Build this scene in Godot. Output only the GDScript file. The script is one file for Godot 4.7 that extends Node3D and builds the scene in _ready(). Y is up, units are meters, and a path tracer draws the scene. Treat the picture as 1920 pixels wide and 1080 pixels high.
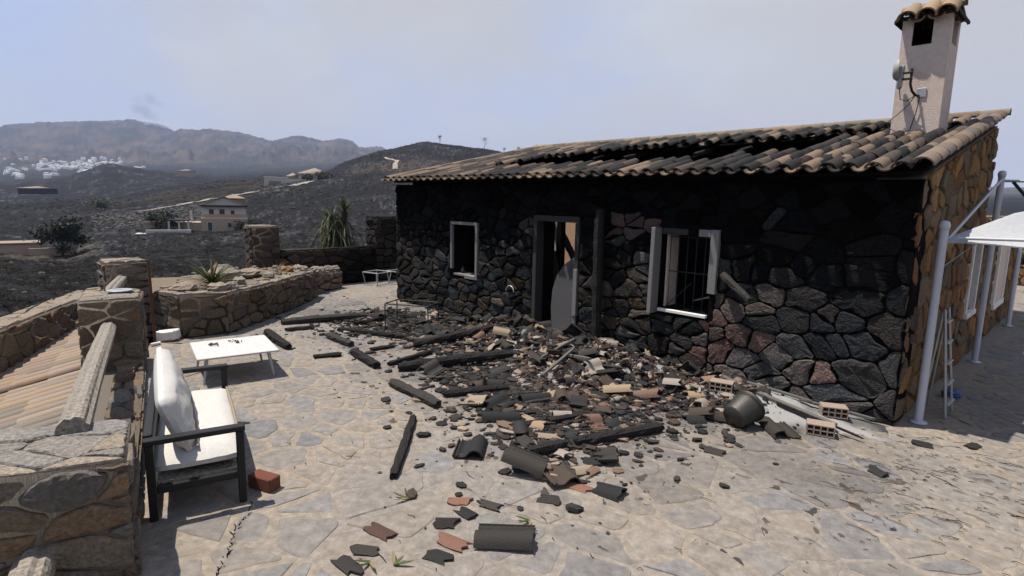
extends Node3D

var M := {}
var used := {}
var rng := RandomNumberGenerator.new()
var n_near := FastNoiseLite.new()
var n_mid := FastNoiseLite.new()
var n_far := FastNoiseLite.new()
var n_patch := FastNoiseLite.new()
var EYE := Vector3(1.366, 2.35, 7.111)

func _ready():
	# camera
	var cam := Camera3D.new()
	cam.name = "camera"
	add_child(cam)
	cam.transform = Transform3D(Basis(Vector3(0.6890, 0.0207, -0.7241), Vector3(-0.1240, 0.9883, -0.0897), Vector3(0.7140, 0.1516, 0.6835)).orthonormalized(), EYE)
	cam.fov = 53.88
	cam.near = 0.05
	cam.far = 12000.0
	cam.current = true
	# sky
	var env := Environment.new()
	env.background_mode = Environment.BG_SKY
	var sky := Sky.new()
	var pano := PanoramaSkyMaterial.new()
	pano.panorama = sky_image()
	sky.sky_material = pano
	env.sky = sky
	env.tonemap_mode = Environment.TONE_MAPPER_LINEAR
	env.tonemap_exposure = 1.42
	env.background_energy_multiplier = 0.74
	env.fog_enabled = true
	env.fog_density = 0.000105
	env.fog_light_color = Color(0.70, 0.78, 0.95)
	env.volumetric_fog_enabled = true
	env.volumetric_fog_density = 0.0
	env.sdfgi_enabled = true
	env.ssao_enabled = true
	env.ssil_enabled = true
	var we := WorldEnvironment.new()
	we.name = "world_environment"
	we.environment = env
	add_child(we)
	# sun
	var sun := DirectionalLight3D.new()
	sun.name = "sun"
	add_child(sun)
	sun.look_at_from_position(Vector3.ZERO, Vector3(0.29, -1.0, -0.22), Vector3.FORWARD)
	sun.light_energy = 1.6
	sun.light_color = Color(1.0, 0.965, 0.91)
	sun.light_angular_distance = 0.55
	sun.shadow_enabled = true
	rng.seed = 4711
	setup_noise()
	setup_materials()
	build_terrain()
	build_terrace()
	build_house()
	build_extension()
	build_balustrade()
	build_planter()
	build_boundary()
	build_awning()
	build_furniture()
	build_rubble()
	build_distant()
	build_small()

# ---------------------------------------------------------------- noise, sky, materials
func setup_noise():
	for a in [[n_near, 0.35, 11, 3], [n_mid, 0.03, 12, 4], [n_far, 0.0016, 13, 5], [n_patch, 0.5, 14, 3]]:
		a[0].noise_type = FastNoiseLite.TYPE_SIMPLEX_SMOOTH
		a[0].frequency = a[1]
		a[0].seed = a[2]
		a[0].fractal_octaves = a[3]

func sky_image() -> ImageTexture:
	var w := 1024
	var h := 512
	var im := Image.create(w, h, false, Image.FORMAT_RGBF)
	var n1 := FastNoiseLite.new()
	n1.seed = 5
	n1.frequency = 1.3
	n1.fractal_octaves = 5
	n1.domain_warp_enabled = true
	n1.domain_warp_amplitude = 0.35
	n1.domain_warp_frequency = 0.9
	var n2 := FastNoiseLite.new()
	n2.seed = 23
	n2.frequency = 0.9
	n2.fractal_octaves = 4
	var blue := Vector3(0.45, 0.56, 0.84)
	var pale := Vector3(0.62, 0.67, 0.755)
	var grey := Vector3(0.565, 0.56, 0.575)
	for y in h:
		var el := PI * (0.5 - (y + 0.5) / h)
		for x in w:
			var th := (float(x) + 0.5) / w * TAU
			var d := Vector3(sin(th) * cos(el), maxf(sin(el), 0.0), -cos(th) * cos(el))
			# smoke drifts in streaks: stretched sideways, denser low down and towards the house side
			var q := Vector3(d.x * 1.2 + d.y * 0.5, d.y * 2.2, d.z * 1.2)
			var a := n1.get_noise_3d(q.x * 1.6, q.y * 1.6, q.z * 1.6)
			var b := n2.get_noise_3d(q.x * 1.7 + 9.0, q.y * 1.7, q.z * 1.7)
			var side := clampf(0.5 + 0.55 * (d.x * 0.69 - d.z * 0.72), 0.0, 1.0)
			var veil := clampf(0.40 + a * 1.6 + side * 0.30 - d.y * 0.35, 0.0, 1.0)
			var smoke := clampf(0.30 + b * 0.85 + side * 1.0 - d.y * 0.75, 0.0, 1.0)
			smoke = smoke * smoke * (3.0 - 2.0 * smoke)
			var c := blue.lerp(pale, veil).lerp(grey, smoke * 0.95)
			c = c.lerp(Vector3(0.635, 0.638, 0.67), clampf(0.75 - d.y * 2.6, 0.0, 0.62))
			c = c.lerp(Vector3(0.20, 0.31, 0.60), smoothstep(0.45, 1.0, d.y) * 0.75 * (1.0 - smoke * 0.5))
			im.set_pixel(x, y, Color(c.x, c.y, c.z))
	return ImageTexture.create_from_image(im)

func noise_tex(freq: float, lo: float, hi: float, sd: int, oct := 5, size := 512, normal := 0.0, type := FastNoiseLite.TYPE_SIMPLEX_SMOOTH) -> NoiseTexture2D:
	var n := FastNoiseLite.new()
	n.noise_type = type
	n.frequency = freq
	n.seed = sd
	n.fractal_octaves = oct
	n.fractal_gain = 0.62
	var t := NoiseTexture2D.new()
	t.width = size
	t.height = size
	t.seamless = true
	t.noise = n
	if normal > 0.0:
		t.as_normal_map = true
		t.bump_strength = normal
	else:
		var g := Gradient.new()
		g.set_color(0, Color(lo, lo, lo))
		g.set_color(1, Color(hi, hi, hi))
		t.color_ramp = g
	return t

func lin(r: float, g: float, b: float) -> Color:
	return Color(r, g, b).linear_to_srgb()

func mat(called: String, c: Color, rough := 0.9, tex: Texture2D = null, nrm: Texture2D = null, scale := 1.0, vc := false, ns := 1.0, metal := 0.0, world := true) -> StandardMaterial3D:
	var m := StandardMaterial3D.new()
	m.resource_name = called
	m.albedo_color = c.linear_to_srgb()
	m.roughness = rough
	m.metallic = metal
	m.metallic_specular = 0.35
	m.vertex_color_use_as_albedo = vc
	if tex:
		m.albedo_texture = tex
	if nrm:
		m.normal_enabled = true
		m.normal_texture = nrm
		m.normal_scale = ns
	if tex or nrm:
		m.uv1_triplanar = true
		m.uv1_world_triplanar = world
		m.uv1_scale = Vector3.ONE * scale
	if called.begins_with("soot") or called.begins_with("char"):
		m.metallic_specular = 0.12
	M[called] = m
	return m

func setup_materials():
	var grain := noise_tex(0.06, 0.66, 1.0, 1, 6, 1024)
	var rock := noise_tex(0.03, 0.58, 1.0, 2, 7, 1024)
	var rock_n := noise_tex(0.04, 0, 0, 3, 7, 1024, 10.0)
	var fine_n := noise_tex(0.12, 0, 0, 4, 4, 512, 5.0)
	var soft := noise_tex(0.02, 0.90, 1.0, 5, 6)
	var mottle := noise_tex(0.013, 0.74, 1.0, 9, 7, 1024)
	var burnt := noise_tex(0.04, 0.40, 1.0, 6, 7, 1024)
	var pits := noise_tex(0.06, 0.50, 1.0, 7, 5, 512, 0.0, FastNoiseLite.TYPE_CELLULAR)
	var char_n := noise_tex(0.05, 0, 0, 8, 3, 512, 14.0, FastNoiseLite.TYPE_CELLULAR)
	var white := Color(1, 1, 1)
	mat("terrain", Color(0.40, 0.415, 0.47), 1.0, burnt, rock_n, 0.35, true, 0.8)
	mat("mortar", white, 1.0, mottle, rock_n, 0.7, true, 0.35)
	mat("paving", white, 0.9, mottle, rock_n, 0.55, true, 0.3)
	mat("wall_stone", Color(0.88, 0.88, 0.88), 0.95, rock, rock_n, 0.75, true, 1.3)
	mat("soot_stone", white, 0.85, rock, rock_n, 0.7, true, 1.6)
	mat("soot_mortar", Color(0.012, 0.012, 0.013), 1.0, burnt, fine_n, 1.5)
	mat("wall_mortar", Color(0.20, 0.15, 0.10), 1.0, grain, fine_n, 1.5)
	mat("grey_mortar", Color(0.19, 0.165, 0.135), 1.0, grain, fine_n, 1.5)
	mat("dark_mortar", Color(0.07, 0.055, 0.045), 1.0, grain, fine_n, 1.5)
	mat("roof_tile", Color(0.82, 0.82, 0.82), 0.85, grain, fine_n, 1.3, true, 0.7, 0.0, false)
	mat("char", Color(0.040, 0.038, 0.037), 0.72, grain, char_n, 1.3, false, 1.0, 0.0, false)
	mat("door_grey", Color(0.17, 0.165, 0.17), 0.9, burnt, fine_n, 1.5)
	mat("char_grey", Color(0.07, 0.066, 0.062), 0.9, grain, char_n, 1.6, false, 0.9, 0.0, false)
	mat("plaster", Color(0.62, 0.52, 0.45), 0.95, soft, fine_n, 0.9, false, 0.7)
	mat("soot_plaster", Color(0.10, 0.097, 0.094), 0.95, burnt, fine_n, 0.5)
	mat("soot_black", Color(0.012, 0.012, 0.012), 0.95, grain)
	mat("ash", Color(0.86, 0.86, 0.86), 1.0, grain, fine_n, 2.2, true, 1.2)
	mat("frame_white", Color(0.36, 0.345, 0.33), 0.8, burnt, fine_n, 2.4, false, 0.3)
	mat("frame_clean", Color(0.72, 0.70, 0.66), 0.6, soft, null, 1.0)
	mat("frame_soot", Color(0.075, 0.07, 0.066), 0.85, burnt, fine_n, 1.2)
	mat("iron", Color(0.05, 0.048, 0.047), 0.6, grain, null, 3.0, false, 1.0, 0.3)
	mat("rust", Color(0.16, 0.075, 0.04), 0.9, grain, fine_n, 4.0)
	mat("galvanised", Color(0.42, 0.43, 0.44), 0.45, soft, null, 2.0, false, 1.0, 0.6)
	mat("pole_white", Color(0.42, 0.44, 0.49), 0.4)
	mat("canvas", Color(0.38, 0.39, 0.41), 0.85, soft, fine_n, 1.5, false, 0.3)
	mat("sofa_frame", Color(0.022, 0.022, 0.024), 0.5, grain, null, 2.0)
	mat("cushion", Color(0.52, 0.505, 0.475), 0.95, soft, fine_n, 2.5, false, 0.5)
	mat("cushion_edge", Color(0.40, 0.31, 0.22), 0.95, grain, fine_n, 3.0)
	mat("table_top", Color(0.50, 0.49, 0.475), 0.6, soft, null, 1.0)
	mat("old_wood", Color(0.40, 0.355, 0.30), 0.95, pits, char_n, 0.9, false, 0.5, 0.0, false)
	mat("bucket", Color(0.10, 0.095, 0.085), 0.5, rock, fine_n, 2.0, false, 0.3, 0.55)
	mat("brick", Color(0.44, 0.34, 0.27), 0.95, grain, fine_n, 3.0)
	mat("grey_plank", Color(0.17, 0.165, 0.155), 0.95, grain, fine_n, 2.0)
	mat("soil", Color(0.24, 0.19, 0.14), 1.0, grain, rock_n, 1.5)
	mat("green_leaf", Color(0.055, 0.075, 0.02), 0.6, soft, null, 1.0)
	mat("dry_leaf", Color(0.20, 0.16, 0.085), 0.8, soft, null, 1.0)
	mat("dark_leaf", Color(0.032, 0.038, 0.022), 0.8)
	mat("olive_leaf", Color(0.085, 0.095, 0.055), 0.8)
	mat("bark", Color(0.06, 0.05, 0.042), 1.0, grain)
	mat("villa_white", Color(0.50, 0.485, 0.455), 0.9, soft, null, 0.3)
	mat("villa_pink", Color(0.40, 0.31, 0.24), 0.9, soft, null, 0.3)
	mat("villa_roof", Color(0.36, 0.285, 0.225), 0.9, grain, null, 0.5)
	mat("town_white", Color(0.80, 0.79, 0.77), 0.9)
	mat("red_brick", Color(0.20, 0.075, 0.05), 0.95, grain, fine_n, 3.0)
	mat("villa_glass", Color(0.05, 0.055, 0.065), 0.2)
	mat("track", Color(0.36, 0.32, 0.27), 1.0, grain, null, 0.3)
	mat("earth", Color(0.27, 0.16, 0.095), 1.0, burnt, rock_n, 0.8, false, 1.2)
	mat("blue_bag", Color(0.02, 0.06, 0.22), 0.5)
	mat("cable", Color(0.02, 0.02, 0.02), 0.6)
	mat("dish", Color(0.34, 0.33, 0.31), 0.6, soft, null, 3.0)
	mat("leather", Color(0.10, 0.05, 0.045), 0.8)

# ---------------------------------------------------------------- helpers
func numbered(called: String) -> String:
	used[called] = used.get(called, 0) + 1
	return called if used[called] == 1 else "%s_%03d" % [called, used[called] - 1]

func tag(o: Node3D, label: String, category: String, group := "", kind := ""):
	if label: o.set_meta("label", label)
	if category: o.set_meta("category", category)
	if group: o.set_meta("group", group)
	o.set_meta("kind", kind if kind else "thing")

func thing(called: String, label: String, category: String, at := Vector3.ZERO, turn := 0.0, group := "") -> Node3D:
	var o := Node3D.new()
	o.name = numbered(called)
	add_child(o)
	o.position = at
	o.rotation.y = turn
	tag(o, label, category, group)
	return o

func part(parent: Node, called: String, mesh: Mesh, m: Material, xf := Transform3D()) -> MeshInstance3D:
	var o := MeshInstance3D.new()
	o.name = called
	o.mesh = mesh
	o.material_override = m
	parent.add_child(o, true)
	o.transform = xf
	return o

func single(called: String, mesh: Mesh, m: Material, xf: Transform3D, label: String, category: String, group := "", kind := "") -> MeshInstance3D:
	var o := MeshInstance3D.new()
	o.name = numbered(called)
	o.mesh = mesh
	o.material_override = m
	add_child(o)
	o.transform = xf
	tag(o, label, category, group, kind)
	return o

func new_st() -> SurfaceTool:
	var st := SurfaceTool.new()
	st.begin(Mesh.PRIMITIVE_TRIANGLES)
	return st

func done(st: SurfaceTool) -> ArrayMesh:
	st.generate_normals()
	return st.commit()

func tri(st: SurfaceTool, a: Vector3, b: Vector3, c: Vector3):
	st.add_vertex(a); st.add_vertex(b); st.add_vertex(c)

func quad(st: SurfaceTool, a: Vector3, b: Vector3, c: Vector3, d: Vector3):
	tri(st, a, b, c); tri(st, a, c, d)

# a box with chamfered edges between two corners
func box(st: SurfaceTool, lo: Vector3, hi: Vector3, bev := 0.0, xf := Transform3D()):
	st.set_smooth_group(-1)
	var c := (lo + hi) * 0.5
	var e := (hi - lo) * 0.5
	var b := minf(bev, minf(e.x, minf(e.y, e.z)) * 0.45)
	var ax := [Vector3.RIGHT, Vector3.UP, Vector3.BACK]
	for i in 3:
		for s in [-1.0, 1.0]:
			var n: Vector3 = ax[i] * s
			var u: Vector3 = ax[(i + 1) % 3]
			var v: Vector3 = ax[(i + 2) % 3]
			var eu: float = e[(i + 1) % 3] - b
			var ev: float = e[(i + 2) % 3] - b
			var o: Vector3 = c + n * e[i]
			var p := [o - u * eu - v * ev, o + u * eu - v * ev, o + u * eu + v * ev, o - u * eu + v * ev]
			if s > 0: p.reverse()
			quad(st, xf * p[0], xf * p[1], xf * p[2], xf * p[3])
	if b <= 0.0: return
	for i in 3:
		var j := (i + 1) % 3
		var k := (i + 2) % 3
		for si in [-1.0, 1.0]:
			for sj in [-1.0, 1.0]:
				var p0 := c; var p1 := c
				p0[i] += si * e[i]; p0[j] += sj * (e[j] - b)
				p1[i] += si * (e[i] - b); p1[j] += sj * e[j]
				var lo_k := -(e[k] - b)
				var hi_k := e[k] - b
				var a0 := p0; a0[k] += lo_k
				var a1 := p1; a1[k] += lo_k
				var b0 := p0; b0[k] += hi_k
				var b1 := p1; b1[k] += hi_k
				if si * sj > 0: quad(st, xf * a0, xf * b0, xf * b1, xf * a1)
				else: quad(st, xf * a0, xf * a1, xf * b1, xf * b0)

func box_mesh(size: Vector3, bev := 0.004) -> ArrayMesh:
	var st := new_st()
	box(st, -size * 0.5, size * 0.5, bev)
	return done(st)

# a tube along points with its own radius at each
func tube(st: SurfaceTool, pts: Array, radii: Array, sides := 8, wob := 0.0):
	var rings := []
	var count := pts.size()
	for i in count:
		var d: Vector3 = (pts[mini(i + 1, count - 1)] - pts[maxi(i - 1, 0)]).normalized()
		var u := d.cross(Vector3(0.13, 0.97, 0.21)).normalized()
		if u.length() < 0.5: u = d.cross(Vector3.RIGHT).normalized()
		var v := d.cross(u)
		var ring := []
		for s in sides:
			var a := TAU * s / sides
			var r: float = radii[i] * (1.0 + wob * rng.randf_range(-1, 1))
			ring.append(pts[i] + (u * cos(a) + v * sin(a)) * r)
		rings.append(ring)
	st.set_smooth_group(0 if wob < 0.05 else -1)
	for i in count - 1:
		for s in sides:
			var t := (s + 1) % sides
			quad(st, rings[i][s], rings[i][t], rings[i + 1][t], rings[i + 1][s])
	st.set_smooth_group(-1)
	for e in [0, count - 1]:
		for s in range(1, sides - 1):
			if e == 0: tri(st, rings[e][0], rings[e][s + 1], rings[e][s])
			else: tri(st, rings[e][0], rings[e][s], rings[e][s + 1])

func rod(a: Vector3, b: Vector3, r: float, sides := 8) -> ArrayMesh:
	var st := new_st()
	tube(st, [a, b], [r, r], sides)
	return done(st)

# a shell of some thickness over a grid of points, closed round its rim
func shell(P: Array, thick: float, col = null) -> ArrayMesh:
	var nu := P.size()
	var nv: int = P[0].size()
	var Q := []
	for i in nu:
		var row := []
		for j in nv:
			var du: Vector3 = P[mini(i + 1, nu - 1)][j] - P[maxi(i - 1, 0)][j]
			var dv: Vector3 = P[i][mini(j + 1, nv - 1)] - P[i][maxi(j - 1, 0)]
			row.append(P[i][j] - dv.cross(du).normalized() * thick)
		Q.append(row)
	var st := new_st()
	if col != null: st.set_color(col)
	st.set_smooth_group(0)
	for i in nu - 1:
		for j in nv - 1:
			quad(st, P[i][j], P[i + 1][j], P[i + 1][j + 1], P[i][j + 1])
	st.set_smooth_group(1)
	for i in nu - 1:
		for j in nv - 1:
			quad(st, Q[i][j], Q[i][j + 1], Q[i + 1][j + 1], Q[i + 1][j])
	st.set_smooth_group(-1)
	for i in nu - 1:
		quad(st, P[i][0], Q[i][0], Q[i + 1][0], P[i + 1][0])
		quad(st, P[i][nv - 1], P[i + 1][nv - 1], Q[i + 1][nv - 1], Q[i][nv - 1])
	for j in nv - 1:
		quad(st, P[0][j], P[0][j + 1], Q[0][j + 1], Q[0][j])
		quad(st, P[nu - 1][j], Q[nu - 1][j], Q[nu - 1][j + 1], P[nu - 1][j + 1])
	return done(st)

# a barrel roof tile, crest up, its wide end at +z
func barrel(length: float, r0: float, r1: float, thick: float, col: Color, half := PI * 0.47, rough := 0.0, squash := 0.8) -> ArrayMesh:
	var P := []
	for i in 9:
		var a := lerpf(-half, half, i / 8.0)
		var row := []
		for j in 4:
			var t := j / 3.0
			var r := lerpf(r1, r0, t)
			row.append(Vector3(sin(a) * r, (cos(a) - cos(half)) * r * squash, (t - 0.5) * length + rng.randf_range(-rough, rough) * (1.0 if j == 0 or j == 3 else 0.0)))
		P.append(row)
	return shell(P, thick, col)

# ---------------------------------------------------------------- stones
func clip(poly: PackedVector2Array, p: Vector2, n: Vector2) -> PackedVector2Array:
	var out := PackedVector2Array()
	var c := poly.size()
	for i in c:
		var a := poly[i]
		var b := poly[(i + 1) % c]
		var da := (a - p).dot(n)
		var db := (b - p).dot(n)
		if da <= 0.0: out.append(a)
		if (da < 0.0 and db > 0.0) or (da > 0.0 and db < 0.0):
			out.append(a.lerp(b, da / (da - db)))
	return out

# irregular stones that fill a rectangle: cells round scattered points
func cells(w: float, h: float, cw: float, ch: float, jit := 0.42, drop := 0.12) -> Array:
	var nx := int(ceil(w / cw)) + 2
	var ny := int(ceil(h / ch)) + 2
	var g := []
	for j in ny:
		var row := []
		for i in nx:
			var off := 0.5 if j % 2 == 1 else 0.0
			row.append(null if rng.randf() < drop else Vector2((i - 0.75 + off + rng.randf_range(-jit, jit) * 1.25) * cw, (j - 0.5 + rng.randf_range(-jit, jit) * 1.25) * ch))
		g.append(row)
	var out := []
	var sq := ch / cw
	for j in ny:
		for i in nx:
			if g[j][i] == null: continue
			var s: Vector2 = g[j][i]
			var poly := PackedVector2Array([Vector2(0, 0), Vector2(w, 0), Vector2(w, h), Vector2(0, h)])
			for dj in range(-3, 4):
				for di in range(-3, 4):
					var jj := j + dj
					var ii := i + di
					if (di == 0 and dj == 0) or jj < 0 or ii < 0 or jj >= ny or ii >= nx or g[jj][ii] == null: continue
					var o: Vector2 = g[jj][ii]
					var n := (o - s) * Vector2(sq, 1.0 / sq)
					poly = clip(poly, (s + o) * 0.5, n)
					if poly.size() < 3: break
				if poly.size() < 3: break
			if poly.size() >= 3: out.append(poly)
	return out

func area(poly: PackedVector2Array) -> float:
	var a := 0.0
	for i in poly.size():
		a += poly[i].cross(poly[(i + 1) % poly.size()])
	return absf(a) * 0.5

func middle(poly: PackedVector2Array) -> Vector2:
	var c := Vector2.ZERO
	for p in poly: c += p
	return c / poly.size()

# narrow a cell by its joint, cut openings out of it and roughen its edge
func dress(poly: PackedVector2Array, joint: float, holes := [], rough := 0.10) -> Array:
	var todo := [poly]
	for hole in holes:
		var nxt := []
		for p in todo:
			for q in Geometry2D.clip_polygons(p, hole):
				if not Geometry2D.is_polygon_clockwise(q): nxt.append(q)
		todo = nxt
	var out := []
	for p in todo:
		for q in Geometry2D.offset_polygon(p, -joint * 0.5, Geometry2D.JOIN_MITER):
			if area(q) < 0.0022: continue
			var r := PackedVector2Array()
			for i in q.size():
				var a: Vector2 = q[i]
				var b: Vector2 = q[(i + 1) % q.size()]
				var z: Vector2 = q[(i + q.size() - 1) % q.size()]
				var l := a.distance_to(b)
				if l < 0.012: continue
				# knock the corner off
				r.append(a.lerp(z, minf(0.2, 0.03 / maxf(a.distance_to(z), 0.01))))
				r.append(a.lerp(b, minf(0.2, 0.03 / l)))
				if l > 0.09:
					var t := rng.randf_range(0.35, 0.65)
					var side := (b - a).orthogonal().normalized()
					r.append(a.lerp(b, t) + side * rng.randf_range(-rough, rough * 0.4) * minf(l, 0.3) * 0.6)
			if r.size() >= 4:
				if Geometry2D.is_polygon_clockwise(r): r.reverse()
				out.append(r)
	return out

func stone_mesh(poly: PackedVector2Array, c: Vector2, depth: float, lump: float, col: Color, flat := false) -> ArrayMesh:
	var st := new_st()
	st.set_smooth_group(-1)
	var n := poly.size()
	var size := sqrt(area(poly))
	var tilt := Vector2(rng.randfn(), rng.randfn()) * lump * 0.22
	var specs := [[1.0, -0.03], [0.99, depth * 0.45], [0.93, depth * 0.9], [0.62, depth * 1.1]] if not flat else [[1.04, -0.006], [0.985, depth * 0.75], [0.95, depth], [0.55, depth]]
	var rings := []
	for k in specs.size():
		var ring := []
		for i in n:
			var wob := 1.0 + (rng.randf_range(-0.10, 0.10) if k == 3 else (rng.randf_range(-0.02, 0.02) if k > 0 else 0.0))
			var q: Vector2 = (poly[i] - c) * specs[k][0] * wob
			var jz := 0.0
			if k > 1 and not flat: jz = rng.randf_range(-1, 1) * lump * size * 0.07 + q.dot(tilt) * (0.7 if k == 2 else 1.0)
			if flat and k > 1: jz = rng.randf_range(-1, 1) * 0.0009
			ring.append(Vector3(q.x, q.y, specs[k][1] + jz))
		rings.append(ring)
	for k in rings.size() - 1:
		for i in n:
			var t := (i + 1) % n
			var w := rng.randf_range(0.9, 1.1) if not flat else rng.randf_range(0.97, 1.03)
			st.set_color(Color(col.r * w, col.g * w, col.b * w))
			quad(st, rings[k][i], rings[k + 1][i], rings[k + 1][t], rings[k][t])
	var top: Array = rings[-1]
	var mid := Vector3.ZERO
	for p in top: mid += p / n
	if not flat: mid.z += rng.randf_range(-0.5, 1.0) * lump * size * 0.08
	for i in n:
		var w := rng.randf_range(0.92, 1.08) if not flat else rng.randf_range(0.98, 1.02)
		st.set_color(Color(col.r * w, col.g * w, col.b * w))
		tri(st, mid, top[(i + 1) % n], top[i])
	return done(st)

# stones laid on a wall plane; paint(x, y) gives each one's colour
func lay_stones(parent: Node, frame: Transform3D, w: float, h: float, cw: float, ch: float, holes: Array, bound, paint: Callable, m: Material, joint := 0.03, depth := 0.03, lump := 0.22, drop := 0.12, called := "stone", join_above := 99.0, rough := 0.10):
	var rest := new_st()
	var joined := 0
	for cell in cells(w, h, cw, ch, 0.42, drop):
		var polys := [cell]
		if bound != null:
			polys = []
			for q in Geometry2D.intersect_polygons(cell, bound): polys.append(q)
		for p in polys:
			for q in dress(p, joint * rng.randf_range(0.6, 1.4), holes, rough):
				var c := middle(q)
				var mesh := stone_mesh(q, c, depth * rng.randf_range(0.55, 1.5), lump, paint.call(c.x, c.y))
				var xf := frame * Transform3D(Basis(), Vector3(c.x, c.y, 0))
				if c.y > join_above:
					rest.append_from(mesh, 0, xf)
					joined += 1
				else: part(parent, called, mesh, m, xf)
	if joined: part(parent, called + "s", rest.commit(), m).set_meta("kind", "stuff")

func rect(x0: float, y0: float, x1: float, y1: float) -> PackedVector2Array:
	return PackedVector2Array([Vector2(x0, y0), Vector2(x1, y0), Vector2(x1, y1), Vector2(x0, y1)])

func wall_frame(from: Vector3, along: Vector3) -> Transform3D:
	var u := along.normalized()
	return Transform3D(Basis(u, Vector3.UP, u.cross(Vector3.UP)), from)

func vary(c: Color, d: float) -> Color:
	var k := 1.0 + rng.randf_range(-d, d)
	var t := rng.randf_range(-d, d) * 0.35
	return Color(maxf(c.r * (k + t), 0.0), maxf(c.g * k, 0.0), maxf(c.b * (k - t), 0.0))

func tan_stone() -> Color:
	var picks := [Color(0.40, 0.23, 0.10), Color(0.34, 0.215, 0.115), Color(0.28, 0.205, 0.135), Color(0.42, 0.24, 0.095), Color(0.21, 0.145, 0.09), Color(0.34, 0.165, 0.075)]
	return vary(picks[rng.randi() % picks.size()], 0.2)

func grey_tan() -> Color:  # brown face-stone tones, taken darker for the shade on upright faces
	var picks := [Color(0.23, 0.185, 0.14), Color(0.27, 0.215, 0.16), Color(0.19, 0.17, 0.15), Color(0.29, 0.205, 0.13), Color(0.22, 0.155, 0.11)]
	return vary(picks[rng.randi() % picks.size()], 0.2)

func pale_slab() -> Color:  # dusty slab tones, made paler for the sunlight on flat tops
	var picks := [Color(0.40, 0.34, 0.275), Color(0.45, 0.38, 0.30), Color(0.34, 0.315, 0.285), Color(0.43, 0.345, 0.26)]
	return vary(picks[rng.randi() % picks.size()], 0.12)

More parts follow.
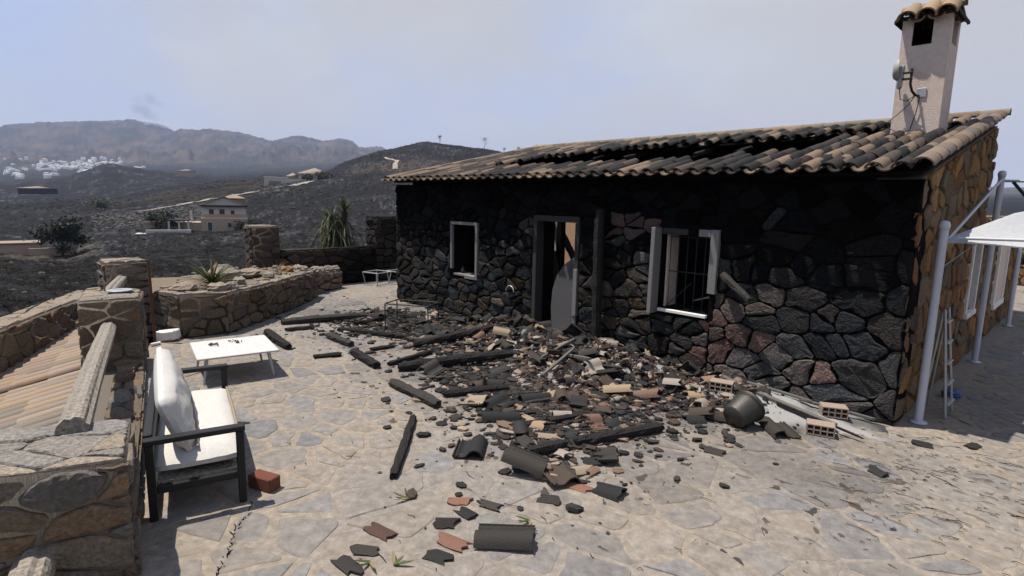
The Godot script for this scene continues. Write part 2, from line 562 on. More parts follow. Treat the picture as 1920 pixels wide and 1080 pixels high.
# ---------------------------------------------------------------- terrain
const RINGS := [1.0, 12.0, 30.0, 60.0, 100.0, 140.0, 190.0, 260.0, 330.0, 400.0, 520.0, 900.0, 1500.0, 2200.0, 3000.0, 3700.0, 4300.0, 5500.0]
const LAND := [
	[-180.0, [-1.5, -1.6, -2, -2, -2, -2, -2, 0, 3, 15, 30, 50, 80, 110, 130, 160]],
	[-100.0, [-1.5, -1.6, -3, -3, -3, -3, -3, 0, 3, 15, 30, 50, 80, 150, 200, 240]],
	[-53.38, [-0.93, -2.44, -4.75, -4.82, -4.46, -4.54, -5.13, -4.97, -4.33, -1.85, 5.97, 22.0, 69.8, 171.5, 249.8, 289.3]],
	[-41.53, [-1.58, -3.27, -5.89, -5.67, -4.85, -3.92, -4.24, -3.99, -1.60, 6.60, 24.8, 54.8, 118.6, 230.8, 343.0, 386.3]],
	[-39.99, [-1.68, -3.53, -6.08, -5.56, -4.41, -2.86, -3.34, -3.00, -0.95, 11.14, 29.0, 62.2, 125.6, 259.1, 377.4, 429.3]],
	[-38.41, [-1.79, -3.80, -6.28, -5.43, -3.94, -1.76, -2.39, -1.96, -0.26, 15.87, 33.4, 69.9, 132.8, 275.4, 398.1, 454.6]],
	[-36.75, [-1.77, -3.67, -5.54, -4.78, -3.45, -2.13, -2.37, -1.75, 2.18, 26.7, 40.8, 76.3, 140.1, 287.0, 413.2, 472.8]],
	[-35.03, [-1.75, -3.52, -4.76, -4.08, -2.93, -2.52, -2.34, -1.52, 4.72, 38.0, 48.4, 82.9, 147.7, 298.8, 428.6, 491.4]],
	[-33.22, [-1.70, -3.42, -4.48, -3.46, -2.16, -1.61, -0.40, 2.09, 6.98, 34.0, 50.6, 88.1, 160.1, 313.6, 447.5, 514.4]],
	[-32.12, [-1.66, -3.35, -4.31, -3.07, -1.68, -1.05, 0.81, 4.33, 8.38, 31.5, 51.9, 91.2, 167.6, 305.7, 439.4, 503.2]],
	[-30.99, [-1.64, -3.30, -4.18, -2.89, -1.21, -0.19, 2.19, 6.24, 9.69, 29.4, 52.7, 93.8, 175.8, 290.9, 423.4, 482.0]],
	[-29.84, [-1.64, -3.28, -4.17, -3.16, -0.80, 1.28, 3.93, 7.44, 10.78, 28.0, 52.2, 94.9, 185.0, 354.8, 382.0, 458.0]],
	[-28.64, [-1.63, -3.26, -4.14, -3.42, -0.37, 2.78, 5.71, 8.66, 11.89, 26.6, 51.8, 96.1, 194.3, 355.7, 382.7, 458.6]],
	[-27.41, [-1.63, -3.23, -4.12, -3.70, 0.07, 4.31, 7.52, 9.91, 13.02, 25.2, 51.3, 97.2, 203.8, 365.5, 393.7, 472.4]],
	[-25.74, [-1.60, -3.01, -3.68, -2.61, 1.61, 5.47, 8.69, 11.22, 14.57, 27.9, 54.6, 100.1, 205.9, 358.5, 385.1, 460.9]],
	[-24.02, [-1.56, -2.78, -3.22, -1.50, 3.20, 6.65, 9.89, 12.56, 16.14, 30.7, 57.8, 103.0, 207.9, 341.9, 365.4, 435.2]],
	[-22.71, [-1.53, -2.63, -2.89, -0.73, 4.15, 7.51, 10.87, 13.65, 17.34, 32.7, 60.4, 106.0, 210.1, 322.8, 342.8, 406.0]],
	[-21.34, [-1.51, -2.53, -2.63, -0.15, 4.56, 8.29, 11.97, 14.89, 18.56, 34.4, 63.3, 110.4, 213.6, 346.3, 369.9, 440.3]],
	[-20.41, [-1.49, -2.47, -2.45, 0.25, 4.84, 8.82, 12.71, 15.72, 19.38, 35.5, 65.3, 113.3, 216.0, 359.0, 384.4, 458.8]],
	[-19.49, [-1.47, -2.40, -2.27, 0.66, 5.12, 9.36, 13.45, 16.56, 20.2, 36.6, 67.2, 116.2, 218.3, 353.1, 377.3, 449.5]],
	[-18.32, [-1.44, -2.31, -2.03, 1.12, 5.49, 10.18, 14.76, 18.26, 21.8, 38.4, 69.4, 119.6, 220.7, 338.4, 360.0, 427.0]],
	[-16.64, [-1.40, -2.16, -1.70, 1.55, 6.10, 12.16, 18.70, 24.3, 27.4, 42.6, 71.0, 122.0, 221.0, 356.4, 380.7, 453.3]],
	[-15.67, [-1.37, -2.08, -1.50, 1.80, 6.39, 13.12, 20.6, 27.4, 31.0, 45.0, 72.4, 123.4, 220.6, 343.6, 365.6, 433.8]],
	[-14.80, [-1.35, -2.00, -1.32, 2.02, 6.59, 13.83, 22.1, 29.8, 34.5, 47.2, 74.1, 124.7, 203.2, 307.8, 323.8, 380.1]],
	[-13.46, [-1.31, -1.88, -1.07, 2.35, 6.91, 14.76, 24.0, 33.3, 39.0, 49.8, 75.8, 124.4, 211.1, 317.9, 335.3, 394.6]],
	[-12.46, [-1.28, -1.81, -0.93, 2.55, 7.16, 14.99, 24.9, 34.8, 39.6, 49.9, 74.3, 117.1, 194.6, 301.1, 315.6, 369.2]],
	[-10.70, [-1.23, -1.68, -0.70, 2.91, 7.62, 15.41, 26.5, 37.5, 40.4, 49.9, 71.5, 104.2, 160.5, 218.4, 232.1, 288.3]],
	[-8.64, [-1.16, -1.52, -0.42, 3.32, 8.14, 15.87, 28.3, 40.6, 41.4, 49.9, 68.2, 89.1, 120.7, 148.3, 172.0, 219.3]],
	[-6.04, [-1.12, -1.38, -0.15, 3.46, 7.92, 15.72, 27.5, 39.2, 39.8, 49.1, 66.7, 86.8, 117.4, 144.3, 167.3, 213.4]],
	[-3.40, [-1.08, -1.22, 0.12, 3.60, 7.69, 15.55, 26.5, 37.7, 38.1, 48.0, 64.9, 84.2, 113.9, 140.0, 162.3, 206.9]],
	[-0.75, [-1.04, -1.17, 0.12, 3.35, 7.27, 14.41, 24.7, 35.0, 36.3, 44.9, 59.7, 76.4, 103.3, 126.9, 147.1, 187.5]],
	[1.90, [-0.99, -1.11, 0.12, 3.10, 6.85, 13.23, 22.7, 32.1, 34.5, 41.7, 54.2, 68.5, 92.5, 113.5, 131.6, 167.6]],
	[7.19, [-0.95, -1.24, -0.49, 1.77, 4.59, 9.54, 16.98, 23.5, 25.4, 32.1, 41.8, 55.2, 74.5, 91.3, 105.7, 134.5]],
	[12.36, [-0.88, -1.34, -1.08, 0.47, 2.36, 5.85, 11.22, 14.88, 16.32, 22.5, 29.3, 41.8, 56.2, 68.8, 79.5, 101.1]],
	[35.0, [-1.3, -1.6, -2, -2, -2, -1, 0, 2, 4, 15, 30, 50, 80, 110, 130, 160]],
	[180.0, [-1.5, -1.6, -2, -2, -2, -2, -2, 0, 3, 15, 30, 50, 80, 110, 130, 160]],
]
const AHEAD := Vector3(-0.72236, 0, -0.69151)
const ASIDE := Vector3(0.69151, 0, -0.72236)

func land_at(col: int, ring: int) -> float:
	return -1.5 if ring < 2 else float(LAND[col][1][ring - 2])

func spline(p0: float, p1: float, p2: float, p3: float, t: float) -> float:
	# tangents held back so that the land does not overshoot
	var m1 := (p2 - p0) * 0.5
	var m2 := (p3 - p1) * 0.5
	var d := p2 - p1
	if (p1 - p0) * d <= 0.0: m1 = 0.0
	if (p3 - p2) * d <= 0.0: m2 = 0.0
	m1 = clampf(m1, -3.0 * absf(d), 3.0 * absf(d))
	m2 = clampf(m2, -3.0 * absf(d), 3.0 * absf(d))
	var t2 := t * t
	var t3 := t2 * t
	return (2 * t3 - 3 * t2 + 1) * p1 + (t3 - 2 * t2 + t) * m1 + (-2 * t3 + 3 * t2) * p2 + (t3 - t2) * m2

func land(az: float, r: float) -> float:
	var c := 0
	while c < LAND.size() - 2 and az > LAND[c + 1][0]: c += 1
	var k := 0
	while k < RINGS.size() - 2 and r > RINGS[k + 1]: k += 1
	var t: float = clampf((log(r) - log(RINGS[k])) / (log(RINGS[k + 1]) - log(RINGS[k])), 0.0, 1.0)
	var u: float = clampf((az - LAND[c][0]) / (LAND[c + 1][0] - LAND[c][0]), 0.0, 1.0)
	var v := []
	for dc in range(-1, 3):
		var cc := clampi(c + dc, 0, LAND.size() - 1)
		v.append(spline(land_at(cc, maxi(k - 1, 0)), land_at(cc, k), land_at(cc, k + 1), land_at(cc, mini(k + 2, RINGS.size() - 1)), t))
	return spline(v[0], v[1], v[2], v[3], u)

func ground_y(x: float, z: float) -> float:
	var d := Vector3(x - EYE.x, 0, z - EYE.z)
	var r := maxf(d.length(), 1.0)
	var az := rad_to_deg(atan2(d.dot(ASIDE), d.dot(AHEAD)))
	var y := land(az, r)
	y += n_near.get_noise_2d(x, z) * 0.22 * smoothstep(17.0, 40.0, r)
	y += n_mid.get_noise_2d(x, z) * (0.9 * smoothstep(50.0, 120.0, r) + 2.4 * smoothstep(400.0, 900.0, r) + 5.0 * smoothstep(1500.0, 3000.0, r))
	var f := n_far.get_noise_2d(x, z)
	var g := n_far.get_noise_2d(x * 2.3 + 700.0, z * 2.3)
	var k := n_far.get_noise_2d(x * 5.0 - 300.0, z * 5.0)
	y += ((0.25 - absf(f)) * 170.0 + (0.2 - absf(g)) * 120.0 + (0.2 - absf(k)) * 55.0) * smoothstep(2300.0, 2900.0, r) * (1.0 - 0.93 * smoothstep(2650.0, 3150.0, r))
	return y

func on_land(p: Vector2, lift := 0.0) -> Vector3:
	return Vector3(p.x, ground_y(p.x, p.y) + lift, p.y)

func land_colour(x: float, z: float, az: float, r: float, y: float) -> Color:
	var a := n_patch.get_noise_2d(x * 0.35, z * 0.35)
	var b := n_mid.get_noise_2d(x * 1.7 + 300.0, z * 1.7)
	var e := n_patch.get_noise_2d(x * 1.9, z * 1.9)
	# charred slope with ash drifts and scraps of scorched earth
	var c := Color(0.012, 0.012, 0.014)
	c = c.lerp(Color(0.034, 0.034, 0.041), clampf(0.30 + a * 1.5 + b * 0.8, 0.0, 1.0))
	c = c.lerp(Color(0.38, 0.375, 0.39), clampf((e + b * 0.9 - 0.38) * 3.0, 0.0, 0.75))
	c = c.lerp(Color(0.070, 0.055, 0.042), clampf((b - a * 0.5 - 0.24) * 2.2, 0.0, 0.5))
	var burn := clampf(0.85 + n_mid.get_noise_2d(x * 0.45 + 80.0, z * 0.45) * 1.9, 0.4, 1.5)
	c = Color(c.r * burn, c.g * burn, c.b * burn)
	if r > 35.0:
		# pale bank under the hill, brown scorched scrub by the track
		var bank := smoothstep(-17.0, -14.0, az) * (1.0 - smoothstep(-9.0, -5.0, az)) * smoothstep(225.0, 250.0, r) * (1.0 - smoothstep(282.0, 310.0, r))
		c = c.lerp(Color(0.30, 0.235, 0.165) * (0.75 + 0.5 * e), clampf(bank * (0.6 + a * 1.5 + e), 0.0, 0.9))
		var scrub := smoothstep(-36.0, -33.0, az) * (1.0 - smoothstep(-24.0, -21.0, az)) * smoothstep(205.0, 225.0, r) * (1.0 - smoothstep(330.0, 380.0, r))
		c = c.lerp(Color(0.11, 0.075, 0.035), clampf(scrub * (0.55 + b * 2.0), 0.0, 0.85))
		var pale := smoothstep(-37.0, -34.0, az) * (1.0 - smoothstep(-28.5, -27.0, az)) * smoothstep(128.0, 140.0, r) * (1.0 - smoothstep(165.0, 185.0, r))
		c = c.lerp(Color(0.27, 0.26, 0.23), clampf(pale * (e * 2.5 + 0.25), 0.0, 0.8))
		var yard := smoothstep(-44.0, -42.0, az) * (1.0 - smoothstep(-36.8, -35.8, az)) * smoothstep(82.0, 88.0, r) * (1.0 - smoothstep(101.0, 108.0, r))
		c = c.lerp(Color(0.40, 0.32, 0.22), clampf(yard * (0.55 + a), 0.0, 0.9))
	# the valley floor beyond, then unburnt mountains
	var f := n_far.get_noise_2d(x * 3.0, z * 3.0)
	var valley := Color(0.035, 0.038, 0.042).lerp(Color(0.10, 0.09, 0.065), clampf(0.35 + f * 1.3 + b * 0.9, 0.0, 1.0))
	valley = valley.lerp(Color(0.07, 0.09, 0.05), clampf(b * 1.8, 0.0, 0.6))
	c = c.lerp(valley, smoothstep(800.0, 1300.0, r))
	var mount := Color(0.11, 0.115, 0.10).lerp(Color(0.40, 0.295, 0.20), clampf(0.45 + f * 1.5 + b * 0.7, 0.0, 1.0))
	mount = mount.lerp(Color(0.075, 0.09, 0.075), clampf((n_mid.get_noise_2d(x * 0.35, z * 0.35) + f * 0.4 - 0.05) * 2.0, 0.0, 0.7))
	mount = Color(mount.r * 1.25, mount.g * 1.25, mount.b * 1.25)
	return c.lerp(mount, smoothstep(1900.0, 2700.0, r))

func build_terrain():
	var azs := PackedFloat32Array()
	var a := -180.0
	while a < 180.0:
		azs.append(a)
		if a > -50.0 and a < 3.0: a += 0.125
		elif a > -64.0 and a < 20.0: a += 0.5
		else: a += 3.0
	azs.append(180.0)
	var rs := PackedFloat32Array()
	var r := 1.0
	while r < 7000.0:
		rs.append(r)
		r *= 1.5 if r < 8.0 else (1.022 if r < 450.0 else 1.026)
	var na := azs.size()
	var nr := rs.size()
	var V := PackedVector3Array()
	var C := PackedColorArray()
	var I := PackedInt32Array()
	V.resize(na * nr)
	C.resize(na * nr)
	for i in na:
		var th := deg_to_rad(azs[i])
		var d := AHEAD * cos(th) + ASIDE * sin(th)
		for j in nr:
			var p := EYE + d * rs[j]
			p.y = ground_y(p.x, p.z)
			V[i * nr + j] = p
			C[i * nr + j] = land_colour(p.x, p.z, azs[i], rs[j], p.y)
	for i in na - 1:
		for j in nr - 1:
			var k := i * nr + j
			I.append_array([k, k + 1, k + nr + 1, k, k + nr + 1, k + nr])
	var N := PackedVector3Array()
	N.resize(na * nr)
	for k in range(0, I.size(), 3):
		var n := (V[I[k + 2]] - V[I[k]]).cross(V[I[k + 1]] - V[I[k]])
		if n.y < 0.0: n = -n
		N[I[k]] += n; N[I[k + 1]] += n; N[I[k + 2]] += n
	for k in N.size(): N[k] = N[k].normalized()
	var arr := []
	arr.resize(Mesh.ARRAY_MAX)
	arr[Mesh.ARRAY_VERTEX] = V
	arr[Mesh.ARRAY_NORMAL] = N
	arr[Mesh.ARRAY_COLOR] = C
	arr[Mesh.ARRAY_INDEX] = I
	var m := ArrayMesh.new()
	m.add_surface_from_arrays(Mesh.PRIMITIVE_TRIANGLES, arr)
	single("terrain", m, M.terrain, Transform3D(), "burnt black hillside falling to a valley with hazy mountains behind", "terrain", "", "structure")

# ---------------------------------------------------------------- terrace
var TERRACE := PackedVector2Array([Vector2(-2.45, 6.62), Vector2(-7.35, 5.62), Vector2(-8.75, 5.28), Vector2(-9.05, 4.7), Vector2(-10.4, 4.3), Vector2(-12.7, 2.6), Vector2(-12.95, 2.2), Vector2(-12.95, -3.0), Vector2(-12.0, -20.0), Vector2(9.0, -20.0), Vector2(9.0, 10.0), Vector2(-2.45, 10.0)])

func soot(x: float, z: float) -> float:
	var e := pow((x + 4.7) / 4.6, 2) + pow((z - 1.2) / 2.2, 2)
	var f := pow((x + 1.5) / 2.0, 2) + pow((z - 1.6) / 1.7, 2)
	var g := pow((x + 9.5) / 1.6, 2) + pow((z - 1.4) / 2.2, 2)
	var n := n_patch.get_noise_2d(x * 1.6, z * 1.6) * 0.9 + n_patch.get_noise_2d(x * 7.0, z * 7.0) * 0.5
	return clampf(1.25 - minf(minf(e, f), g + 0.25) + n * 0.75, 0.0, 1.0) * clampf(0.75 + n, 0.25, 1.0)

func mound(x: float, z: float) -> float:
	var y := 0.0
	for g in [[-4.6, 0.55, 1.25, 0.65, 0.34], [-3.0, 0.7, 0.9, 0.75, 0.24], [-3.5, 1.5, 0.9, 0.55, 0.13], [-6.4, 0.75, 1.3, 0.6, 0.16], [-8.2, 1.3, 1.1, 0.8, 0.07], [-1.75, 0.45, 0.8, 0.5, 0.17], [-0.9, 0.25, 0.75, 0.45, 0.11], [-1.3, 0.75, 0.7, 0.4, 0.05], [-5.3, 1.6, 0.8, 0.5, 0.08], [-2.6, 2.2, 0.6, 0.5, 0.03]]:
		y += 0.78 * g[4] * exp(-pow((x - g[0]) / g[2], 2) - pow((z - g[1]) / g[3], 2))
	return maxf(y - 0.012, 0.0)

func build_terrace():
	var st := new_st()
	st.set_smooth_group(0)
	var s := 0.1
	var x := -13.1
	var ok := {}
	var nx := 222
	var nz := 300
	for i in nx:
		for j in nz:
			var c := Vector2(-13.1 + (i + 0.5) * s, -19.9 + (j + 0.5) * s)
			if Geometry2D.is_point_in_polygon(c, TERRACE) and not (c.x > -9.8 and c.x < -0.2 and c.y < -0.2 and c.y > -4.3):
				ok[Vector2i(i, j)] = true
	var V := PackedVector3Array(); var N := PackedVector3Array(); var C := PackedColorArray(); var I := PackedInt32Array()
	var idx := {}
	for k in ok:
		var q := []
		for o in [Vector2i(0, 0), Vector2i(1, 0), Vector2i(1, 1), Vector2i(0, 1)]:
			var g: Vector2i = k + o
			if not idx.has(g):
				idx[g] = V.size()
				var px := -13.1 + g.x * s
				var pz := -19.9 + g.y * s
				V.append(Vector3(px, n_patch.get_noise_2d(px * 5.0, pz * 5.0) * 0.0065, pz))
				N.append(Vector3.UP)
				var b := n_patch.get_noise_2d(px * 0.8 + 50.0, pz * 0.8)
				var col := Color(0.31, 0.26, 0.205).lerp(Color(0.27, 0.24, 0.21), clampf(0.45 + b * 1.4, 0.0, 1.0))
				col = col.lerp(Color(0.13, 0.122, 0.115), soot(px, pz) * 0.72)
				C.append(col)
			q.append(idx[g])
		I.append_array([q[0], q[1], q[2], q[0], q[2], q[3]])
	var arr := []
	arr.resize(Mesh.ARRAY_MAX)
	arr[Mesh.ARRAY_VERTEX] = V; arr[Mesh.ARRAY_NORMAL] = N; arr[Mesh.ARRAY_COLOR] = C; arr[Mesh.ARRAY_INDEX] = I
	var m := ArrayMesh.new()
	m.add_surface_from_arrays(Mesh.PRIMITIVE_TRIANGLES, arr)
	var terrace := single("terrace", m, M.mortar, Transform3D(), "crazy paved terrace of grey flagstones in sandy mortar", "terrace", "", "structure")
	# retaining edge below the terrace by the steps
	var e := new_st()
	for k in [[Vector2(-7.3, 5.63), Vector2(-8.75, 5.3)], [Vector2(-8.75, 5.3), Vector2(-9.05, 4.72)], [Vector2(-9.05, 4.72), Vector2(-12.9, 2.4)]]:
		var a := Vector3(k[0].x, -0.006, k[0].y)
		var b := Vector3(k[1].x, -0.006, k[1].y)
		quad(e, a, b, b + Vector3(0, -1.6, 0), a + Vector3(0, -1.6, 0))
	part(terrace, "retaining_edge", done(e), M.dark_mortar)
	# flagstones
	var frame := Transform3D(Basis(Vector3.RIGHT, Vector3.FORWARD, Vector3.UP), Vector3(-13.2, 0.0, 9.2))
	var found := []
	for cell in cells(20.0, 25.0, 0.36, 0.31, 0.46, 0.14):
		var c0 := middle(cell)
		var wx := -13.2 + c0.x
		var wz := 9.2 - c0.y
		if not Geometry2D.is_point_in_polygon(Vector2(wx, wz), TERRACE): continue
		if wx > -10.3 and wx < 0.35 and wz < 0.15 and wz > -10.3: continue
		if Geometry2D.is_point_in_polygon(Vector2(wx - 0.2, wz + 0.2), TERRACE) == false: continue
		var d := Vector3(wx, 0, wz) - EYE
		if d.dot(AHEAD) < 0.5: continue
		found.append([d.length(), cell])
	found.sort_custom(func(p, q): return p[0] < q[0])
	var rest := new_st()
	var count := 0
	for f in found:
		for q in dress(f[1], rng.randf_range(0.03, 0.085), [], 0.14):
			var c := middle(q)
			var wx := -13.2 + c.x
			var wz := 9.2 - c.y
			var picks := [Color(0.325, 0.305, 0.285), Color(0.305, 0.295, 0.288), Color(0.355, 0.32, 0.28), Color(0.255, 0.252, 0.252), Color(0.375, 0.325, 0.27), Color(0.345, 0.31, 0.275)]
			var col := vary(picks[rng.randi() % picks.size()], 0.06).lerp(Color(0.33, 0.285, 0.235), rng.randf() * 0.6)
			col = Color(col.r * 0.76, col.g * 0.755, col.b * 0.76)
			col = col.lerp(Color(0.12, 0.115, 0.112), soot(wx, wz) * 0.75)
			var mesh := stone_mesh(q, c, rng.randf_range(0.002, 0.008), 0.0, col, true)
			var xf := frame * Transform3D(Basis(), Vector3(c.x, c.y, 0))
			if count < 300: part(terrace, "flagstone", mesh, M.paving, xf)
			else: rest.append_from(mesh, 0, xf)
			count += 1
	var far := part(terrace, "flagstones", rest.commit(), M.paving)
	far.set_meta("kind", "stuff")

# ---------------------------------------------------------------- the burnt house
const EAVE := 2.74
const PITCH := 0.217
const ROOF_Z := 0.13

func roof_y(z: float) -> float:
	return EAVE + (ROOF_Z - z) * PITCH

func front_paint(x: float, y: float) -> Color:
	# x runs from the far corner (0) to the near one (9.95)
	var wx := x - 9.95
	var n := n_patch.get_noise_2d(wx * 1.3, y * 1.3)
	var up := y + n * 0.5
	if absf(wx + 3.62) < 0.22 and absf(y - 2.04) < 0.18: return vary(Color(0.115, 0.085, 0.078), 0.3)
	if absf(wx + 3.27) < 0.16 and absf(y - 2.04) < 0.18: return vary(Color(0.125, 0.08, 0.073), 0.3)
	if up > 2.05: return vary(Color(0.010, 0.010, 0.011), 0.4)
	if up > 1.35:
		return vary(Color(0.016, 0.016, 0.017), 0.4) if rng.randf() < 0.86 else vary(Color(0.06, 0.056, 0.053), 0.4)
	if wx > -2.4 and wx < -0.75 and up < 0.85:
		return vary(Color(0.19, 0.125, 0.11), 0.3) if rng.randf() < 0.5 else vary(Color(0.13, 0.115, 0.105), 0.3)
	if wx > -1.3:
		return vary(Color(0.085, 0.083, 0.082), 0.3) if up < 0.9 else vary(Color(0.04, 0.04, 0.041), 0.35)
	if wx > -4.3:
		return vary(Color(0.105, 0.09, 0.08), 0.4) if rng.randf() < 0.45 else vary(Color(0.04, 0.039, 0.038), 0.4)
	if rng.randf() < 0.07: return vary(Color(0.12, 0.088, 0.075), 0.3)
	return vary(Color(0.05, 0.048, 0.046), 0.5)

func build_house():
	var house := thing("burnt_house", "fire-blackened stone cottage with a collapsed tiled roof and tall chimney", "house")
	var L := 9.95
	var D := 4.55
	# wall cores, left open for door and windows
	var openings := [[-7.82, 0.86, -7.10, 1.86], [-5.45, 0.0, -4.58, 2.04], [-3.0, 0.88, -2.24, 1.94]]
	var st := new_st()
	var xs := [-L, -7.82, -7.10, -5.45, -4.58, -3.0, -2.24, -0.001]
	for i in 7:
		var top := 2.66
		var cut = null
		for o in openings:
			if absf(o[0] - xs[i]) < 0.001: cut = o
		if cut == null: box(st, Vector3(xs[i], -0.3, -0.45), Vector3(xs[i + 1], top, -0.02))
		else:
			if cut[1] > 0.1: box(st, Vector3(xs[i], -0.3, -0.45), Vector3(xs[i + 1], cut[1], -0.02))
			box(st, Vector3(xs[i], cut[3], -0.45), Vector3(xs[i + 1], top, -0.02))
	var front := part(house, "front_wall", done(st), M.soot_mortar)
	var holes := [rect(L - 7.90, 0.78, L - 7.02, 1.93), rect(L - 5.54, -0.1, L - 4.49, 2.13), rect(L - 3.06, 0.80, L - 2.16, 2.01)]
	# larger blocks near the corner by the awning, smaller rubble further along
	lay_stones(front, Transform3D(Basis(), Vector3(-L, 0, -0.02)), L - 2.2, 2.66, 0.255, 0.165, holes, null, front_paint, M.soot_stone, 0.016, 0.035, 0.36, 0.24, "stone", 1.45, 0.22)
	lay_stones(front, Transform3D(Basis(), Vector3(-2.2, 0, -0.02)), 2.2, 2.66, 0.31, 0.205, [rect(-0.86, 0.80, 0.04, 2.01)], null, func(a, b): return front_paint(a + L - 2.2, b), M.soot_stone, 0.015, 0.03, 0.34, 0.32, "stone", 1.9, 0.22)
	# gable towards the awning, with a slanting top
	var g := new_st()
	var top_f := roof_y(0.0) - 0.10
	var top_b := roof_y(-D) - 0.10
	var win := [-4.42, 0.80, -3.72, 1.86]
	var pieces := [[-0.45, -3.72, 0.0, -1.0], [-3.72, -4.42, 0.0, 0.80], [-3.72, -4.42, 1.86, -1.0], [-4.42, -D, 0.0, -1.0]]
	for p in pieces:
		var t0: float = roof_y(p[0]) - 0.10 if p[3] < 0 else p[3]
		var t1: float = roof_y(p[1]) - 0.10 if p[3] < 0 else p[3]
		prism(g, -0.45, -0.025, p[0], p[1], p[2] - (0.3 if p[2] == 0.0 else 0.0), t0, t1)
	prism(g, -0.44, -0.025, -0.06, -0.45, -0.29, roof_y(-0.06) - 0.105, roof_y(-0.45) - 0.105)
	var gable := part(house, "gable_wall", done(g), M.wall_mortar)
	var bound := PackedVector2Array([Vector2(0.0, 0.0), Vector2(D, 0.0), Vector2(D, top_b), Vector2(0.0, top_f)])
	lay_stones(gable, wall_frame(Vector3(-0.025, 0, 0.0), Vector3.FORWARD), D, 3.7, 0.33, 0.26, [rect(3.66, 0.72, 4.48, 1.94)], bound, func(_a, _b): return vary(tan_stone().darkened(0.08), 0.12), M.wall_stone, 0.04, 0.03, 0.2, 0.14)
	# the other two walls, sooted inside
	var o := new_st()
	prism(o, -L, -L + 0.43, -0.45, -D, -0.3, roof_y(-0.45) - 0.10, roof_y(-D) - 0.10)
	var far_wall := part(house, "end_wall", done(o), M.soot_mortar)
	lay_stones(far_wall, wall_frame(Vector3(-L, 0, -D), Vector3.BACK), D, 2.66, 0.40, 0.30, [], null, func(_a, _b): return vary(Color(0.06, 0.055, 0.05), 0.4), M.soot_stone, 0.035, 0.03, 0.2, 0.1)
	var bk := new_st()
	box(bk, Vector3(-L, -0.3, -D), Vector3(-9.35, top_b + 0.05, -D + 0.4))
	box(bk, Vector3(-9.35, -0.3, -D), Vector3(-7.95, 0.5, -D + 0.4))
	box(bk, Vector3(-9.35, 2.15, -D), Vector3(-7.95, top_b + 0.05, -D + 0.4))
	box(bk, Vector3(-7.95, -0.3, -D), Vector3(-0.45, top_b + 0.05, -D + 0.4))
	part(house, "back_wall", done(bk), M.soot_mortar)
	# inside: floor, a scorched partition, a fallen rafter, the leaning remains of the door
	var fl := new_st()
	box(fl, Vector3(-L + 0.4, -0.1, -D + 0.35), Vector3(-0.4, 0.015, -0.4))
	part(house, "floor", done(fl), M.soot_black)
	var pw := new_st()
	box(pw, Vector3(-7.35, 1.35, -1.72), Vector3(-6.42, 2.5, -1.58), 0.01)
	part(house, "partition", done(pw), M.villa_white)
	var pl := new_st()
	box(pl, Vector3(-7.35, 0.0, -1.72), Vector3(-6.42, 1.348, -1.58), 0.01)
	part(house, "partition", done(pl), M.soot_black)
	var pb := new_st()
	box(pb, Vector3(-6.40, 0.0, -1.70), Vector3(-6.28, 2.6, -1.56), 0.01)
	part(house, "dark_gap_strip", done(pb), M.soot_black)  # black strip standing in for the dark gap beside the partition
	var fr := beam_mesh(3.0, 0.07, 0.9)
	part(house, "fallen_rafter", fr, M.char, line_xf(Vector3(-8.9, 2.3, -4.0), Vector3(-6.6, 0.2, -3.0)))
	part(house, "fallen_rafter", beam_mesh(2.6, 0.06, 0.9), M.char, line_xf(Vector3(-5.9, 0.06, -3.6), Vector3(-4.2, 1.9, -1.4)))
	build_roof(house)
	build_chimney(house)
	build_openings(house)

# a wall between two x and two z whose top slants from t0 (at z0) to t1 (at z1)
func prism(st: SurfaceTool, x0: float, x1: float, z0: float, z1: float, y0: float, t0: float, t1: float):
	st.set_smooth_group(-1)
	var a := [Vector3(x0, y0, z0), Vector3(x1, y0, z0), Vector3(x1, t0, z0), Vector3(x0, t0, z0)]
	var b := [Vector3(x0, y0, z1), Vector3(x1, y0, z1), Vector3(x1, t1, z1), Vector3(x0, t1, z1)]
	quad(st, a[0], a[3], a[2], a[1])
	quad(st, b[0], b[1], b[2], b[3])
	for i in 4:
		var j := (i + 1) % 4
		quad(st, a[i], a[j], b[j], b[i])

func line_xf(a: Vector3, b: Vector3, roll := 0.0) -> Transform3D:
	var x := (b - a).normalized()
	var z := x.cross(Vector3.UP).normalized()
	if z.length() < 0.5: z = Vector3.BACK
	var y := z.cross(x)
	return Transform3D(Basis(x, y, z) * Basis(Vector3.RIGHT, roll), (a + b) * 0.5)

